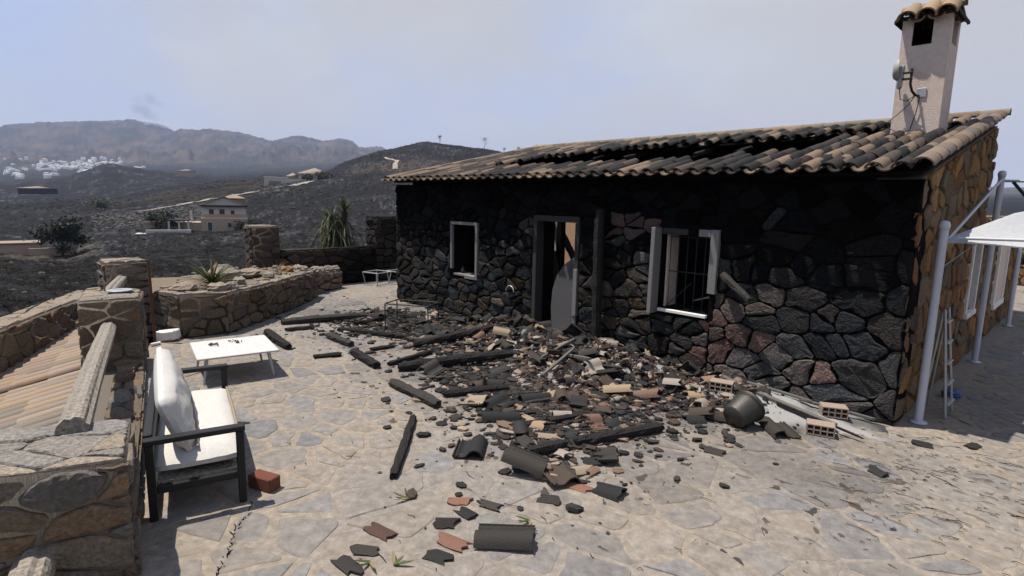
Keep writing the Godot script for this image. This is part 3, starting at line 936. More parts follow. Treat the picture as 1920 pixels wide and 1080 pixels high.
# a charred timber along x: squarish, cracked across, with ragged ends
func beam_mesh(length: float, r: float, square := 0.6, wear := 0.14) -> ArrayMesh:
	var st := new_st()
	var sides := 10
	var segs := maxi(6, int(length / 0.09))
	var rings := []
	var bend := rng.randf_range(-0.02, 0.02) * length
	for i in segs + 1:
		var t := float(i) / segs
		var ring := []
		var taper := 1.0 - 0.35 * pow(absf(t * 2.0 - 1.0), 8.0) * rng.randf_range(0.3, 1.0)
		for s in sides:
			var a := TAU * s / sides
			var q := Vector2(cos(a), sin(a))
			var sq := lerpf(1.0, minf(1.0 / maxf(absf(q.x), absf(q.y)), 1.22), square)
			var w := r * taper * sq * (1.0 + rng.randf_range(-wear, wear))
			ring.append(Vector3((t - 0.5) * length + rng.randf_range(-0.02, 0.02), q.y * w * 0.9, q.x * w + bend * sin(t * PI)))
		rings.append(ring)
	st.set_smooth_group(-1)
	for i in segs:
		for s in sides:
			var t := (s + 1) % sides
			quad(st, rings[i][s], rings[i + 1][s], rings[i + 1][t], rings[i][t])
	for e in [0, segs]:
		var mid := Vector3.ZERO
		for p in rings[e]: mid += p / sides
		mid.x += (0.03 if e == 0 else -0.03)
		for s in sides:
			var t := (s + 1) % sides
			if e == 0: tri(st, mid, rings[e][s], rings[e][t])
			else: tri(st, mid, rings[e][t], rings[e][s])
	return done(st)

func roof_tone(x: float, z: float) -> int:
	var n := n_patch.get_noise_2d(x * 1.5, z * 1.5)
	var k := rng.randf() + n * 0.4
	if x > -1.4 or z < -4.2: return 3 if k > 0.75 else (2 if k > 0.42 else (1 if k > 0.15 else 0))
	if x < -7.5: return 3 if k > 0.8 else (2 if k > 0.4 else 1)
	return 3 if k > 0.95 else (2 if k > 0.72 else (1 if k > 0.35 else 0))

func build_roof(house: Node3D):
	var roof := Node3D.new()
	roof.name = "roof"
	house.add_child(roof)
	var tones := [Color(0.022, 0.021, 0.020), Color(0.050, 0.042, 0.036), Color(0.11, 0.082, 0.062), Color(0.27, 0.195, 0.135)]
	var covers := []
	var pans := []
	for t in 4:
		for v in 2:
			covers.append(barrel(0.44, 0.096, 0.070, 0.018, vary(tones[t], 0.15), PI * 0.47, 0.005, 0.9))
		pans.append(barrel(0.46, 0.088, 0.074, 0.014, tones[t], PI * 0.40, 0.003))
	var slope := atan(PITCH)
	var lie := Basis(Vector3.RIGHT, slope)
	var hole := PackedVector2Array([Vector2(-8.4, -0.70), Vector2(-5.2, -0.72), Vector2(-4.1, -0.72), Vector2(-2.7, -0.95), Vector2(-1.8, -1.45), Vector2(-1.55, -2.5), Vector2(-1.12, -2.75), Vector2(-1.16, -3.6), Vector2(-1.95, -3.75), Vector2(-2.1, -3.45), Vector2(-3.2, -3.35), Vector2(-5.0, -3.3), Vector2(-6.4, -3.0), Vector2(-7.6, -2.3)])
	var pitch_w := 0.2315
	var step := 0.355
	var rest := new_st()
	var rest_pan := new_st()
	var n_cov := 0
	for row in 13:
		for col in 43:
			var x := -0.17 - col * pitch_w
			var dz := row * step * cos(slope)
			var zc := ROOF_Z - dz
			if zc < -D_BACK: continue
			var mid := Vector2(x, zc - 0.12)
			if Geometry2D.is_point_in_polygon(mid, hole): continue
			if x > -1.02 and x < -0.36 and zc < -2.35 and zc > -3.45: continue
			var ragged := Geometry2D.is_point_in_polygon(mid + Vector2(0, -0.3), hole) or Geometry2D.is_point_in_polygon(mid + Vector2(0.1, 0.3), hole)
			if ragged and rng.randf() < 0.22: continue
			var jig := Basis(Vector3.UP, rng.randf_range(-0.03, 0.03) * (3.0 if ragged else 1.0)) * Basis(Vector3.RIGHT, rng.randf_range(-0.012, 0.012))
			var zz := zc - 0.10 + rng.randf_range(-0.012, 0.012) + (-0.02 if row == 0 else 0.0)
			var at := Vector3(x + rng.randf_range(-0.008, 0.008), roof_y(zz) + 0.055 + rng.randf_range(-0.006, 0.006), zz)
			var tone := roof_tone(x, zc)
			var xf := Transform3D(lie * Basis(Vector3.RIGHT, 0.06) * jig, at)
			var mesh: ArrayMesh = covers[tone * 2 + rng.randi() % 2]
			if n_cov < 300: part(roof, "roof_tile", mesh, M.roof_tile, xf)
			else: rest.append_from(mesh, 0, xf)
			n_cov += 1
			# the channel tile beside it, hollow side up
			if ragged and rng.randf() < 0.3: continue
			var px := Transform3D(lie * Basis(Vector3.BACK, PI), Vector3(x - pitch_w * 0.5, roof_y(zz) + 0.055, zz + (0.085 if row == 0 else 0.0)))
			if row == 0: part(roof, "channel_tile", pans[mini(tone + 1, 3)], M.roof_tile, px)
			else: rest_pan.append_from(pans[tone], 0, px)
	part(roof, "upper_roof_tiles", rest.commit(), M.roof_tile).set_meta("kind", "stuff")
	part(roof, "channel_tiles", rest_pan.commit(), M.roof_tile).set_meta("kind", "stuff")
	# verge and ridge caps
	for k in 13:
		var z := ROOF_Z - 0.12 - k * 0.345
		if z < -4.6: break
		part(roof, "verge_tile", barrel(0.44, 0.115, 0.10, 0.015, vary(Color(0.26, 0.20, 0.155), 0.25), PI * 0.5, 0.005), M.roof_tile, Transform3D(lie * Basis(Vector3.RIGHT, 0.025), Vector3(0.0, roof_y(z) + 0.065, z)))
		part(roof, "verge_tile", barrel(0.44, 0.105, 0.09, 0.015, vary(Color(0.24, 0.18, 0.135), 0.25), PI * 0.5, 0.005), M.roof_tile, Transform3D(lie * Basis(Vector3.RIGHT, 0.025), Vector3(-9.98, roof_y(z) + 0.055, z)))
	for k in 27:
		var x := -0.1 - k * 0.372
		part(roof, "ridge_tile", barrel(0.42, 0.11, 0.095, 0.015, vary(Color(0.33, 0.26, 0.19), 0.3), PI * 0.5, 0.006), M.roof_tile, Transform3D(Basis(Vector3.UP, PI * 0.5) * Basis(Vector3.RIGHT, 0.02), Vector3(x, roof_y(-4.5) + 0.07, -4.5)))
	# boards under the tiles that stay, charred rafters
	var deck := new_st()
	for d in [[-9.98, -8.35, 0.02, -4.5], [-8.34, -1.9, 0.02, -0.62], [-8.34, -2.2, -3.5, -4.5], [-1.55, -0.02, 0.02, -2.38], [-1.0, -0.02, -3.45, -4.5], [-0.35, -0.02, -2.38, -3.45]]:
		prism_slab(deck, d[0], d[1], d[2], d[3])
	part(roof, "roof_boards", done(deck), M.soot_black)
	for x in [-9.2, -8.4, -7.6, -6.8, -6.0, -4.4, -3.6, -2.2, -1.4]:
		var z1 := -4.3 if (x < -8.0 or x > -1.6) else rng.randf_range(-1.2, -1.7)
		var a := Vector3(x, roof_y(-0.1) - 0.12, -0.1)
		var b := Vector3(x, roof_y(z1) - 0.12, z1)
		part(roof, "rafter", beam_mesh(a.distance_to(b), 0.05, 0.9), M.char, line_xf(a, b))
		if x > -8.0 and x < -2.0:
			var c := Vector3(x + 0.2, roof_y(-2.9) - 0.12, -2.9)
			var e := Vector3(x + 0.2, roof_y(-4.3) - 0.12, -4.3)
			part(roof, "rafter", beam_mesh(c.distance_to(e), 0.05, 0.9), M.char, line_xf(c, e))

const D_BACK := 4.25

func prism_slab(st: SurfaceTool, x0: float, x1: float, z0: float, z1: float):
	var p := []
	for lift in [-0.06, -0.02]:
		for c in [[x0, z0], [x1, z0], [x1, z1], [x0, z1]]:
			p.append(Vector3(c[0], roof_y(c[1]) + lift, c[1]))
	quad(st, p[4], p[7], p[6], p[5])
	quad(st, p[0], p[1], p[2], p[3])
	for i in 4:
		var j := (i + 1) % 4
		quad(st, p[i], p[i + 4], p[j + 4], p[j])

func build_chimney(house: Node3D):
	var st := new_st()
	var x0 := -0.97; var x1 := -0.41; var z0 := -3.12; var z1 := -2.55
	var y0 := 2.9
	var ys := 4.58
	var yt := 4.93
	# shaft, slightly battered, then four corner piers round the smoke openings
	box(st, Vector3(x0, y0, z0), Vector3(x1, ys, z1))
	for p in [[x0, x0 + 0.13, z1 - 0.13, z1], [x1 - 0.2, x1, z1 - 0.13, z1], [x0, x0 + 0.13, z0, z0 + 0.13], [x1 - 0.13, x1, z0, z0 + 0.13]]:
		box(st, Vector3(p[0], ys, p[2]), Vector3(p[1], yt, p[3]))
	var ch := part(house, "chimney", done(st), M.plaster)
	var fl := new_st()
	box(fl, Vector3(x0 + 0.05, ys - 0.1, z0 + 0.05), Vector3(x1 - 0.05, ys + 0.012, z1 - 0.05))
	part(ch, "flue", done(fl), M.soot_black)
	var sb := new_st()
	box(sb, Vector3(x0 + 0.14, ys + 0.01, z0 + 0.02), Vector3(x1 - 0.15, yt - 0.01, z0 + 0.05))
	part(ch, "flue_back", done(sb), M.soot_black)
	var ln := new_st()
	for b in [[x0 + 0.131, x0 + 0.137, z0 + 0.02, z1 - 0.01], [x1 - 0.207, x1 - 0.201, z0 + 0.14, z1 - 0.01], [x0 + 0.02, x0 + 0.131, z1 - 0.137, z1 - 0.131]]:
		box(ln, Vector3(b[0], ys + 0.013, b[2]), Vector3(b[1], yt - 0.012, b[3]))
	part(ch, "flue_lining", done(ln), M.soot_black)
	var cp := new_st()
	box(cp, Vector3(x0 - 0.02, yt, z0 - 0.03), Vector3(x1 + 0.02, yt + 0.05, z1 + 0.03), 0.01)
	part(ch, "cap_slab", done(cp), M.soot_plaster)
	var lie := Basis(Vector3.RIGHT, 0.5)
	for i in 3:
		var x := x0 + 0.07 + i * 0.22
		part(ch, "cap_tile", barrel(0.48, 0.125, 0.10, 0.018, vary(Color(0.50, 0.35, 0.225), 0.12), PI * 0.5, 0.0, 1.0), M.roof_tile, Transform3D(lie, Vector3(x, yt + 0.085, z1 - 0.07)))
		part(ch, "cap_tile", barrel(0.42, 0.115, 0.09, 0.016, vary(Color(0.45, 0.30, 0.19), 0.12), PI * 0.5), M.roof_tile, Transform3D(Basis(Vector3.UP, PI) * lie, Vector3(x, yt + 0.085, z0 + 0.07)))
		if i < 2:
			part(ch, "cap_channel", barrel(0.42, 0.10, 0.085, 0.016, Color(0.45, 0.30, 0.19), PI * 0.42), M.roof_tile, Transform3D(lie * Basis(Vector3.BACK, PI), Vector3(x + 0.11, yt + 0.085, z1 - 0.06)))
	part(ch, "cap_ridge", barrel(0.72, 0.12, 0.11, 0.016, Color(0.48, 0.32, 0.2), PI * 0.5), M.roof_tile, Transform3D(Basis(Vector3.UP, PI * 0.5), Vector3((x0 + x1) * 0.5, yt + 0.17, (z0 + z1) * 0.5)))
	# side skirts of the cap
	for s in [[x1 + 0.03, -0.5], [x0 - 0.03, 0.5]]:
		part(ch, "cap_side", barrel(0.66, 0.07, 0.07, 0.016, Color(0.06, 0.05, 0.045), PI * 0.5), M.roof_tile, Transform3D(Basis(Vector3.BACK, s[1]), Vector3(s[0], yt + 0.0, (z0 + z1) * 0.5)))
	# wireless dish on a bracket, cable looping down to the tiles
	var d := thing("dish_antenna", "small round grey dish antenna on a bent bracket fixed to the chimney", "antenna", Vector3(-0.68, 3.9, z1 + 0.004))
	part(d, "wall_plate", box_mesh(Vector3(0.11, 0.12, 0.012)), M.galvanised, Transform3D(Basis(), Vector3(0.03, 0.04, 0.006)))
	var br := new_st()
	tube(br, [Vector3(0.0, 0.0, 0.01), Vector3(-0.02, 0.0, 0.10), Vector3(-0.05, 0.05, 0.17), Vector3(-0.07, 0.14, 0.20), Vector3(-0.07, 0.34, 0.20)], [0.017, 0.017, 0.017, 0.017, 0.017], 8)
	part(d, "bracket", done(br), M.iron)
	part(d, "clamp", box_mesh(Vector3(0.13, 0.025, 0.05)), M.iron, Transform3D(Basis(), Vector3(-0.12, 0.21, 0.20)))
	part(d, "clamp", box_mesh(Vector3(0.13, 0.025, 0.05)), M.iron, Transform3D(Basis(), Vector3(-0.12, 0.29, 0.20)))
	part(d, "radio_housing", box_mesh(Vector3(0.06, 0.30, 0.06), 0.015), M.dish, Transform3D(Basis(Vector3.BACK, -0.05), Vector3(-0.19, 0.24, 0.20)))
	var di := new_st()
	for k in 3:
		var rr := [0.02, 0.13, 0.145]
	var prof := [Vector2(0.0, 0.05), Vector2(0.06, 0.055), Vector2(0.11, 0.04), Vector2(0.14, 0.0), Vector2(0.138, -0.02), Vector2(0.10, -0.01), Vector2(0.0, 0.0)]
	lathe(di, prof, 20)
	part(d, "dish", done(di), M.dish, Transform3D(Basis(Vector3(0, 0, 1), PI * 0.5) * Basis(Vector3.RIGHT, 0.25), Vector3(-0.24, 0.34, 0.20)))
	var ca := new_st()
	tube(ca, [Vector3(-0.19, 0.09, 0.2), Vector3(-0.17, -0.05, 0.19), Vector3(-0.10, -0.08, 0.16), Vector3(-0.02, 0.0, 0.09), Vector3(-0.10, -0.12, 0.05), Vector3(-0.25, -0.27, 0.05), Vector3(-0.33, -0.34, 0.05), Vector3(-0.30, -0.42, 0.04), Vector3(-0.15, -0.5, 0.03), Vector3(-0.05, -0.45, 0.02), Vector3(0.0, -0.2, 0.02), Vector3(0.02, -0.02, 0.03)], [0.006, 0.006, 0.006, 0.006, 0.006, 0.006, 0.006, 0.006, 0.006, 0.006, 0.006, 0.006], 6)
	part(d, "cable", done(ca), M.cable)

func lathe(st: SurfaceTool, prof: Array, sides: int, xf := Transform3D()):
	st.set_smooth_group(0)
	for i in prof.size() - 1:
		for s in sides:
			var a0 := TAU * s / sides
			var a1 := TAU * (s + 1) / sides
			var p0: Vector2 = prof[i]
			var p1: Vector2 = prof[i + 1]
			var q := [Vector3(cos(a0) * p0.x, p0.y, sin(a0) * p0.x), Vector3(cos(a1) * p0.x, p0.y, sin(a1) * p0.x), Vector3(cos(a1) * p1.x, p1.y, sin(a1) * p1.x), Vector3(cos(a0) * p1.x, p1.y, sin(a0) * p1.x)]
			if p0.x > 0.0001: tri(st, xf * q[0], xf * q[1], xf * q[2])
			if p1.x > 0.0001: tri(st, xf * q[0], xf * q[2], xf * q[3])

func add_box(parent: Node, called: String, lo: Vector3, hi: Vector3, m: Material, bev := 0.006) -> MeshInstance3D:
	var st := new_st()
	var c := (lo + hi) * 0.5
	box(st, lo - c, hi - c, bev)
	return part(parent, called, done(st), m, Transform3D(Basis(), c))

func build_openings(house: Node3D):
	# small window: scorched pale frame, its lower corner broken away
	var w := Node3D.new()
	w.name = "window"
	house.add_child(w, true)
	add_box(w, "jamb", Vector3(-7.88, 0.96, -0.10), Vector3(-7.822, 1.858, 0.035), M.frame_white)
	add_box(w, "jamb", Vector3(-7.098, 0.80, -0.10), Vector3(-7.03, 1.858, 0.035), M.frame_white)
	add_box(w, "lintel", Vector3(-7.88, 1.862, -0.10), Vector3(-7.03, 1.92, 0.036), M.frame_white)
	add_box(w, "sill", Vector3(-7.42, 0.80, -0.12), Vector3(-7.108, 0.87, 0.034), M.frame_white)
	add_box(w, "sill_ledge", Vector3(-7.82, 0.83, -0.30), Vector3(-7.425, 0.875, 0.0), M.frame_white)
	# doorway
	var d := Node3D.new()
	d.name = "doorway"
	house.add_child(d, true)
	add_box(d, "jamb", Vector3(-5.53, 0.0, -0.16), Vector3(-5.44, 2.02, 0.03), M.frame_soot)
	add_box(d, "jamb", Vector3(-4.585, 1.28, -0.16), Vector3(-4.50, 2.02, 0.03), M.frame_soot)
	add_box(d, "jamb", Vector3(-4.588, 0.5, -0.15), Vector3(-4.505, 1.277, 0.04), M.frame_white)
	add_box(d, "jamb", Vector3(-4.585, 0.0, -0.14), Vector3(-4.53, 0.497, 0.02), M.frame_white)
	add_box(d, "lintel", Vector3(-5.53, 2.023, -0.16), Vector3(-4.50, 2.12, 0.032), M.frame_soot)
	# what is left of the door leaf, leaning in the opening
	var P := []
	var outline := [[0.0, 0.42, 0.02], [0.25, 0.5, -0.01], [0.5, 0.52, 0.0], [0.8, 0.51, 0.0], [1.05, 0.44, 0.0], [1.25, 0.27, 0.02], [1.4, 0.08, 0.03]]
	for k in 5:
		var row := []
		for o in outline:
			row.append(Vector3(-o[1] + (o[1]) * k / 4.0, o[0], o[2] + rng.randf_range(-0.006, 0.006)))
		P.append(row)
	part(d, "door_leaf", shell(P, 0.035), M.door_grey, Transform3D(Basis(Vector3.RIGHT, -0.05), Vector3(-4.59, 0.06, -0.04)))
	# barred window: loose boards at the sides, iron grille, pinkish reveal
	var b := Node3D.new()
	b.name = "barred_window"
	house.add_child(b, true)
	var lj := add_box(b, "jamb", Vector3(-3.085, 0.80, -0.10), Vector3(-3.02, 2.03, 0.16), M.frame_white)
	lj.rotation.z = -0.01
	add_box(b, "jamb", Vector3(-2.245, 1.18, -0.10), Vector3(-2.13, 2.03, 0.05), M.frame_white)
	add_box(b, "lintel", Vector3(-2.42, 1.93, -0.10), Vector3(-2.248, 2.025, 0.045), M.frame_white)
	add_box(b, "lintel", Vector3(-2.99, 1.935, -0.12), Vector3(-2.6, 2.02, 0.02), M.frame_soot)
	add_box(b, "sill", Vector3(-3.0, 0.83, -0.30), Vector3(-2.25, 0.875, 0.03), M.frame_clean)
	add_box(b, "shutter", Vector3(-2.995, 0.88, -0.42), Vector3(-2.97, 1.93, -0.13), M.plaster)
	var gr := Node3D.new()
	gr.name = "grille"
	b.add_child(gr)
	for k in 6:
		var x := -2.97 + k * 0.135
		part(gr, "bar", rod(Vector3(x, 0.88, -0.2), Vector3(x, 1.92, -0.2), 0.007, 6), M.iron)
	for y in [1.40, 1.90]:
		part(gr, "crossbar", rod(Vector3(-3.0, y, -0.19), Vector3(-2.24, y, -0.19), 0.008, 6), M.iron)
	part(gr, "bent_bar", rod(Vector3(-2.6, 1.0, -0.3), Vector3(-2.25, 1.12, -0.12), 0.012, 6), M.galvanised)
	part(gr, "bent_bar", rod(Vector3(-2.95, 0.9, -0.15), Vector3(-2.6, 1.25, -0.17), 0.008, 6), M.iron)
	# charred post that still stands against the wall, ends of burnt brackets
	single("charred_post", beam_mesh(2.25, 0.075, 0.5, 0.10), M.char, line_xf(Vector3(-3.97, 0.0, 0.13), Vector3(-4.03, 2.26, 0.12)), "upright charred timber post against the wall between doorway and barred window", "post")
	single("charred_stub", beam_mesh(0.55, 0.05, 0.6), M.char_grey, line_xf(Vector3(-2.0, 1.45, 0.08), Vector3(-1.62, 1.22, 0.22)), "short burnt timber stub hanging from wall beside the barred window", "timber")
	var hoop := new_st()
	var hp := []
	var hr := []
	for k in 9:
		var a := PI * k / 8.0
		hp.append(Vector3(cos(a) * 0.10, sin(a) * 0.10, 0.0)); hr.append(0.012)
	tube(hoop, hp, hr, 6)
	single("metal_hoop", done(hoop), M.galvanised, Transform3D(Basis(), Vector3(-6.05, 0.72, 0.06)), "pale metal half hoop on the blackened wall beside the doorway", "hoop")
	var bot := new_st()
	lathe(bot, [Vector2(0, 0), Vector2(0.035, 0), Vector2(0.036, 0.08), Vector2(0.015, 0.11), Vector2(0.014, 0.14), Vector2(0.02, 0.145), Vector2(0, 0.146)], 12)
	single("burnt_bottle", done(bot), M.char_grey, Transform3D(Basis(), Vector3(-7.62, 0.875, -0.1)), "small sooty bottle standing on the small window's broken sill", "bottle")

func build_extension():
	var ext := thing("house_extension", "low stone annex with white framed windows behind the gable", "annex")
	var st := new_st()
	box(st, Vector3(-4.0, -0.3, -10.4), Vector3(-0.03, 2.25, -4.6))
	var wall := part(ext, "wall", done(st), M.wall_mortar)
	lay_stones(wall, wall_frame(Vector3(-0.03, 0, -4.62), Vector3.FORWARD), 5.78, 2.25, 0.36, 0.30, [rect(2.05, 0.55, 3.55, 1.78)], null, func(_a, _b): return vary(tan_stone().darkened(0.08), 0.12), M.wall_stone, 0.04, 0.03, 0.2, 0.12)
	var w := Node3D.new()
	w.name = "window"
	ext.add_child(w)
	add_box(w, "jamb", Vector3(-0.05, 0.60, -6.80), Vector3(0.035, 1.73, -6.70), M.frame_clean)
	add_box(w, "jamb", Vector3(-0.05, 0.60, -8.12), Vector3(0.035, 1.73, -8.02), M.frame_clean)
	add_box(w, "lintel", Vector3(-0.05, 1.732, -8.12), Vector3(0.036, 1.82, -6.70), M.frame_clean)
	add_box(w, "sill", Vector3(-0.05, 0.50, -8.12), Vector3(0.05, 0.598, -6.70), M.frame_clean)
	add_box(w, "shutter", Vector3(-0.025, 0.60, -8.02), Vector3(0.0, 1.73, -6.80), M.plaster)
	# the gable window that belongs to the main house
	var h := get_node("burnt_house")
	var g := Node3D.new()
	g.name = "gable_window"
	h.add_child(g)
	add_box(g, "jamb", Vector3(-0.12, 0.80, -3.74), Vector3(0.03, 1.86, -3.66), M.frame_clean)
	add_box(g, "jamb", Vector3(-0.12, 0.80, -4.48), Vector3(0.03, 1.86, -4.40), M.frame_clean)
	add_box(g, "lintel", Vector3(-0.12, 1.862, -4.48), Vector3(0.031, 1.94, -3.66), M.frame_clean)
	add_box(g, "sill", Vector3(-0.12, 0.72, -4.48), Vector3(0.05, 0.798, -3.66), M.frame_clean)

# ---------------------------------------------------------------- stone walls round the terrace
# a wall from a to b with stones on the face to its right-hand normal, on its ends and on top
func stone_run(parent: Node, a: Vector2, b: Vector2, y0: float, ya: float, yb: float, thick: float, cw: float, ch: float, paint: Callable, m: Material, core: Material, joint := 0.03, y_stone := -99.0, lump := 0.3, both := false, ends := true, cap := true):
	var A := Vector3(a.x, 0, a.y)
	var u := (Vector3(b.x, 0, b.y) - A).normalized()
	var n := u.cross(Vector3.UP)
	var l := a.distance_to(b)
	var st := new_st()
	var p := []
	for k in [0.0, -thick]:
		p.append(A + n * k + Vector3(0, y0, 0)); p.append(A + u * l + n * k + Vector3(0, y0, 0))
		p.append(A + u * l + n * k + Vector3(0, yb, 0)); p.append(A + n * k + Vector3(0, ya, 0))
	quad(st, p[0], p[3], p[2], p[1]); quad(st, p[4], p[5], p[6], p[7])
	quad(st, p[3], p[7], p[6], p[2]); quad(st, p[0], p[4], p[7], p[3]); quad(st, p[1], p[2], p[6], p[5]); quad(st, p[0], p[1], p[5], p[4])
	part(parent, "core", done(st), core)
	var ys := maxf(y0, y_stone)
	var bound := PackedVector2Array([Vector2(0, 0), Vector2(l + 0.04, 0), Vector2(l + 0.04, yb - ys), Vector2(0, ya - ys)])
	var hmax := maxf(ya, yb) - ys
	lay_stones(parent, wall_frame(A + Vector3(0, ys, 0) - u * 0.02, u), l + 0.04, hmax, cw, ch, [], bound, paint, m, joint, 0.03, lump, 0.10)
	if both: lay_stones(parent, wall_frame(A + u * l - n * thick + Vector3(0, ys, 0), -u), l, minf(ya, yb) - ys, cw, ch, [], null, paint, m, joint, 0.03, lump, 0.10)
	if ends:
		lay_stones(parent, wall_frame(A - n * thick + Vector3(0, ys, 0), n), thick, ya - ys, cw, ch, [], null, paint, m, joint, 0.025, lump, 0.05)
		lay_stones(parent, wall_frame(A + u * l + Vector3(0, ys, 0), -n), thick, yb - ys, cw, ch, [], null, paint, m, joint, 0.025, lump, 0.05)
	if cap:
		var tilt := (Vector3(0, yb - ya, 0) + u * l).normalized()
		var fr := Transform3D(Basis(tilt, -n, tilt.cross(-n)), A + Vector3(0, ya, 0))
		lay_stones(parent, fr, l, thick, clampf(cw, 0.28, 0.36), minf(thick * 0.55, 0.24), [], null, (func(_a, _b): return pale_slab()) if m == M.wall_stone else paint, m, joint * 0.7, 0.022, 0.12, 0.15, "coping_stone")  # tops paler than faces: sun and shade partly put into these colours

const TURN := -0.206
func rail_frame() -> Transform3D:
	return Transform3D(Basis(Vector3.UP, TURN), Vector3(-2.52, 0, 6.56))

func log_mesh(length: float, r0: float, r1: float) -> ArrayMesh:
	var st := new_st()
	var segs := int(length / 0.12)
	var sides := 22
	var rings := []
	var groove := []
	for s in sides: groove.append(-0.14 if rng.randf() < 0.2 else rng.randf_range(-0.02, 0.04))
	for i in segs + 1:
		var t := float(i) / segs
		var ring := []
		for s in sides:
			var a := TAU * s / sides
			var r: float = lerpf(r0, r1, t) * (1.0 + groove[s] + rng.randf_range(-0.015, 0.015))
			ring.append(Vector3((t - 0.5) * length, sin(a) * r + sin(t * 5.0) * 0.012, cos(a) * r))
		rings.append(ring)
		for s in sides: groove[s] = clampf(groove[s] + rng.randf_range(-0.015, 0.015), -0.14, 0.07)
	st.set_smooth_group(-1)
	for i in segs:
		for s in sides:
			var t := (s + 1) % sides
			quad(st, rings[i][s], rings[i + 1][s], rings[i + 1][t], rings[i][t])
	for e in [0, segs]:
		for s in range(1, sides - 1):
			if e == 0: tri(st, rings[e][0], rings[e][s], rings[e][s + 1])
			else: tri(st, rings[e][0], rings[e][s + 1], rings[e][s])
	return done(st)

func build_balustrade():
	var F := rail_frame()
	var to2 := func(x, z):
		var p := F * Vector3(x, 0, z)
		return Vector2(p.x, p.z)
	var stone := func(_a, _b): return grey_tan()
	# pier in the corner of the picture nearest the camera
	var pier := thing("stone_pier", "broad rough stone pier with flat slab top, nearest the sofa arm", "pier", Vector3.ZERO, 0.0, "stone piers of the log railing")
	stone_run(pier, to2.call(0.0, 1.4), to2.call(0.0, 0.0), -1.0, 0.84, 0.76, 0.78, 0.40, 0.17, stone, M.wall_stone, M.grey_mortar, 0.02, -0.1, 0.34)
	# low wall that carries the railing
	var low := thing("coping_wall", "low stone coping between terrace and the lower tiled roof", "wall")
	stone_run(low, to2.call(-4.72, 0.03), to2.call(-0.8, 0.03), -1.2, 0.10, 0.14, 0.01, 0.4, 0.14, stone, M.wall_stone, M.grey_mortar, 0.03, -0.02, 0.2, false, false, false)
	var cs := new_st()
	var q := [F * Vector3(-4.75, -1.2, 0.0), F * Vector3(-0.78, 0.10, 0.62)]
	box(cs, Vector3(-4.75, -1.2, 0.04), Vector3(-0.79, 0.09, 0.66), 0.01, F)
	part(low, "mortar_bed", done(cs), M.grey_mortar)
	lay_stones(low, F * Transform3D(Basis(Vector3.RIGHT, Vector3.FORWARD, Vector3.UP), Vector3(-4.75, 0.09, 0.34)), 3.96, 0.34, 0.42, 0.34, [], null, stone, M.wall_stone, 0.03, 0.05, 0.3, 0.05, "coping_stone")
	# second and third piers
	var p2 := thing("stone_pier", "square stone pier holding the far end of the weathered log rail", "pier", Vector3.ZERO, 0.0, "stone piers of the log railing")
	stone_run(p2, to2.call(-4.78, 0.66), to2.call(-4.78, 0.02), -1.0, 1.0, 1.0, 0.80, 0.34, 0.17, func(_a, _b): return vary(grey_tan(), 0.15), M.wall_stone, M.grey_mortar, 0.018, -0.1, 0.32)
	var p3 := thing("stone_pier", "distant stone pier behind the one with a pale plate", "pier", Vector3.ZERO, 0.0, "stone piers of the log railing")
	stone_run(p3, Vector2(-9.5, 5.62), Vector2(-9.5, 5.04), -1.2, 1.24, 1.24, 0.6, 0.32, 0.13, func(_a, _b): return vary(Color(0.24, 0.20, 0.165), 0.25), M.wall_stone, M.dark_mortar, 0.03, -0.1, 0.25)
	# rails
	var a := Vector3(-3.15, 0.80, 6.74); var b := Vector3(-7.32, 0.66, 5.93)
	single("log_rail", log_mesh(a.distance_to(b), 0.095, 0.085), M.old_wood, line_xf(a, b), "grey weathered log rail lying between two stone piers", "log", "log rails")
	a = Vector3(-7.9, 0.92, 5.86); b = Vector3(-9.55, 0.98, 5.40)
	single("log_rail", log_mesh(a.distance_to(b), 0.09, 0.085), M.old_wood, line_xf(a, b), "short far log rail reaching into the distant pier", "log", "log rails")
	a = Vector3(-2.75, 0.26, 6.98); b = Vector3(-1.3, 0.20, 7.30)
	single("log_rail", log_mesh(a.distance_to(b), 0.10, 0.10), M.old_wood, line_xf(a, b), "log end sticking out of the broad pier at the picture's lower edge", "log", "log rails")
	# plate and wire on top of the second pier
	var pl := new_st()
	lathe(pl, [Vector2(0, 0), Vector2(0.13, 0), Vector2(0.15, 0.012), Vector2(0.15, 0.02), Vector2(0.12, 0.016), Vector2(0, 0.016)], 24)
	single("metal_plate", done(pl), M.galvanised, Transform3D(Basis(), Vector3(-7.72, 1.04, 5.72)), "round pale metal plate lying on the square stone pier", "plate")
	var ws := new_st()
	tube(ws, [Vector3(0, 0, 0), Vector3(0.02, 0.09, 0.01), Vector3(0.10, 0.15, 0.0), Vector3(0.13, 0.27, 0.0), Vector3(0.19, 0.36, 0.01)], [0.012, 0.01, 0.01, 0.012, 0.006], 6, 0.2)
	single("dry_twig", done(ws), M.old_wood, Transform3D(Basis(Vector3.UP, 0.76), Vector3(-7.95, 1.03, 5.86)), "thin twisted dry stem rising from the square pier's top", "twig")
	# rusty upright
	single("rusty_rod", rod(Vector3(-8.93, -0.6, 5.12), Vector3(-8.97, 1.32, 5.13), 0.022), M.rust, Transform3D(), "tall rusty iron rod standing beside the distant pier", "rod")
	# roof below the railing
	var roof := thing("lower_tiled_roof", "sunlit pinkish barrel tile roof below the log railing", "roof")
	var tones := []
	for c in [Color(0.46, 0.345, 0.27), Color(0.42, 0.31, 0.245), Color(0.39, 0.325, 0.265), Color(0.48, 0.375, 0.29), Color(0.32, 0.275, 0.23), Color(0.48, 0.36, 0.24)]:
		tones.append(barrel(0.46, 0.088, 0.074, 0.014, c, PI * 0.48, 0.006))
	var pan := barrel(0.46, 0.088, 0.074, 0.014, Color(0.26, 0.20, 0.15), PI * 0.42)
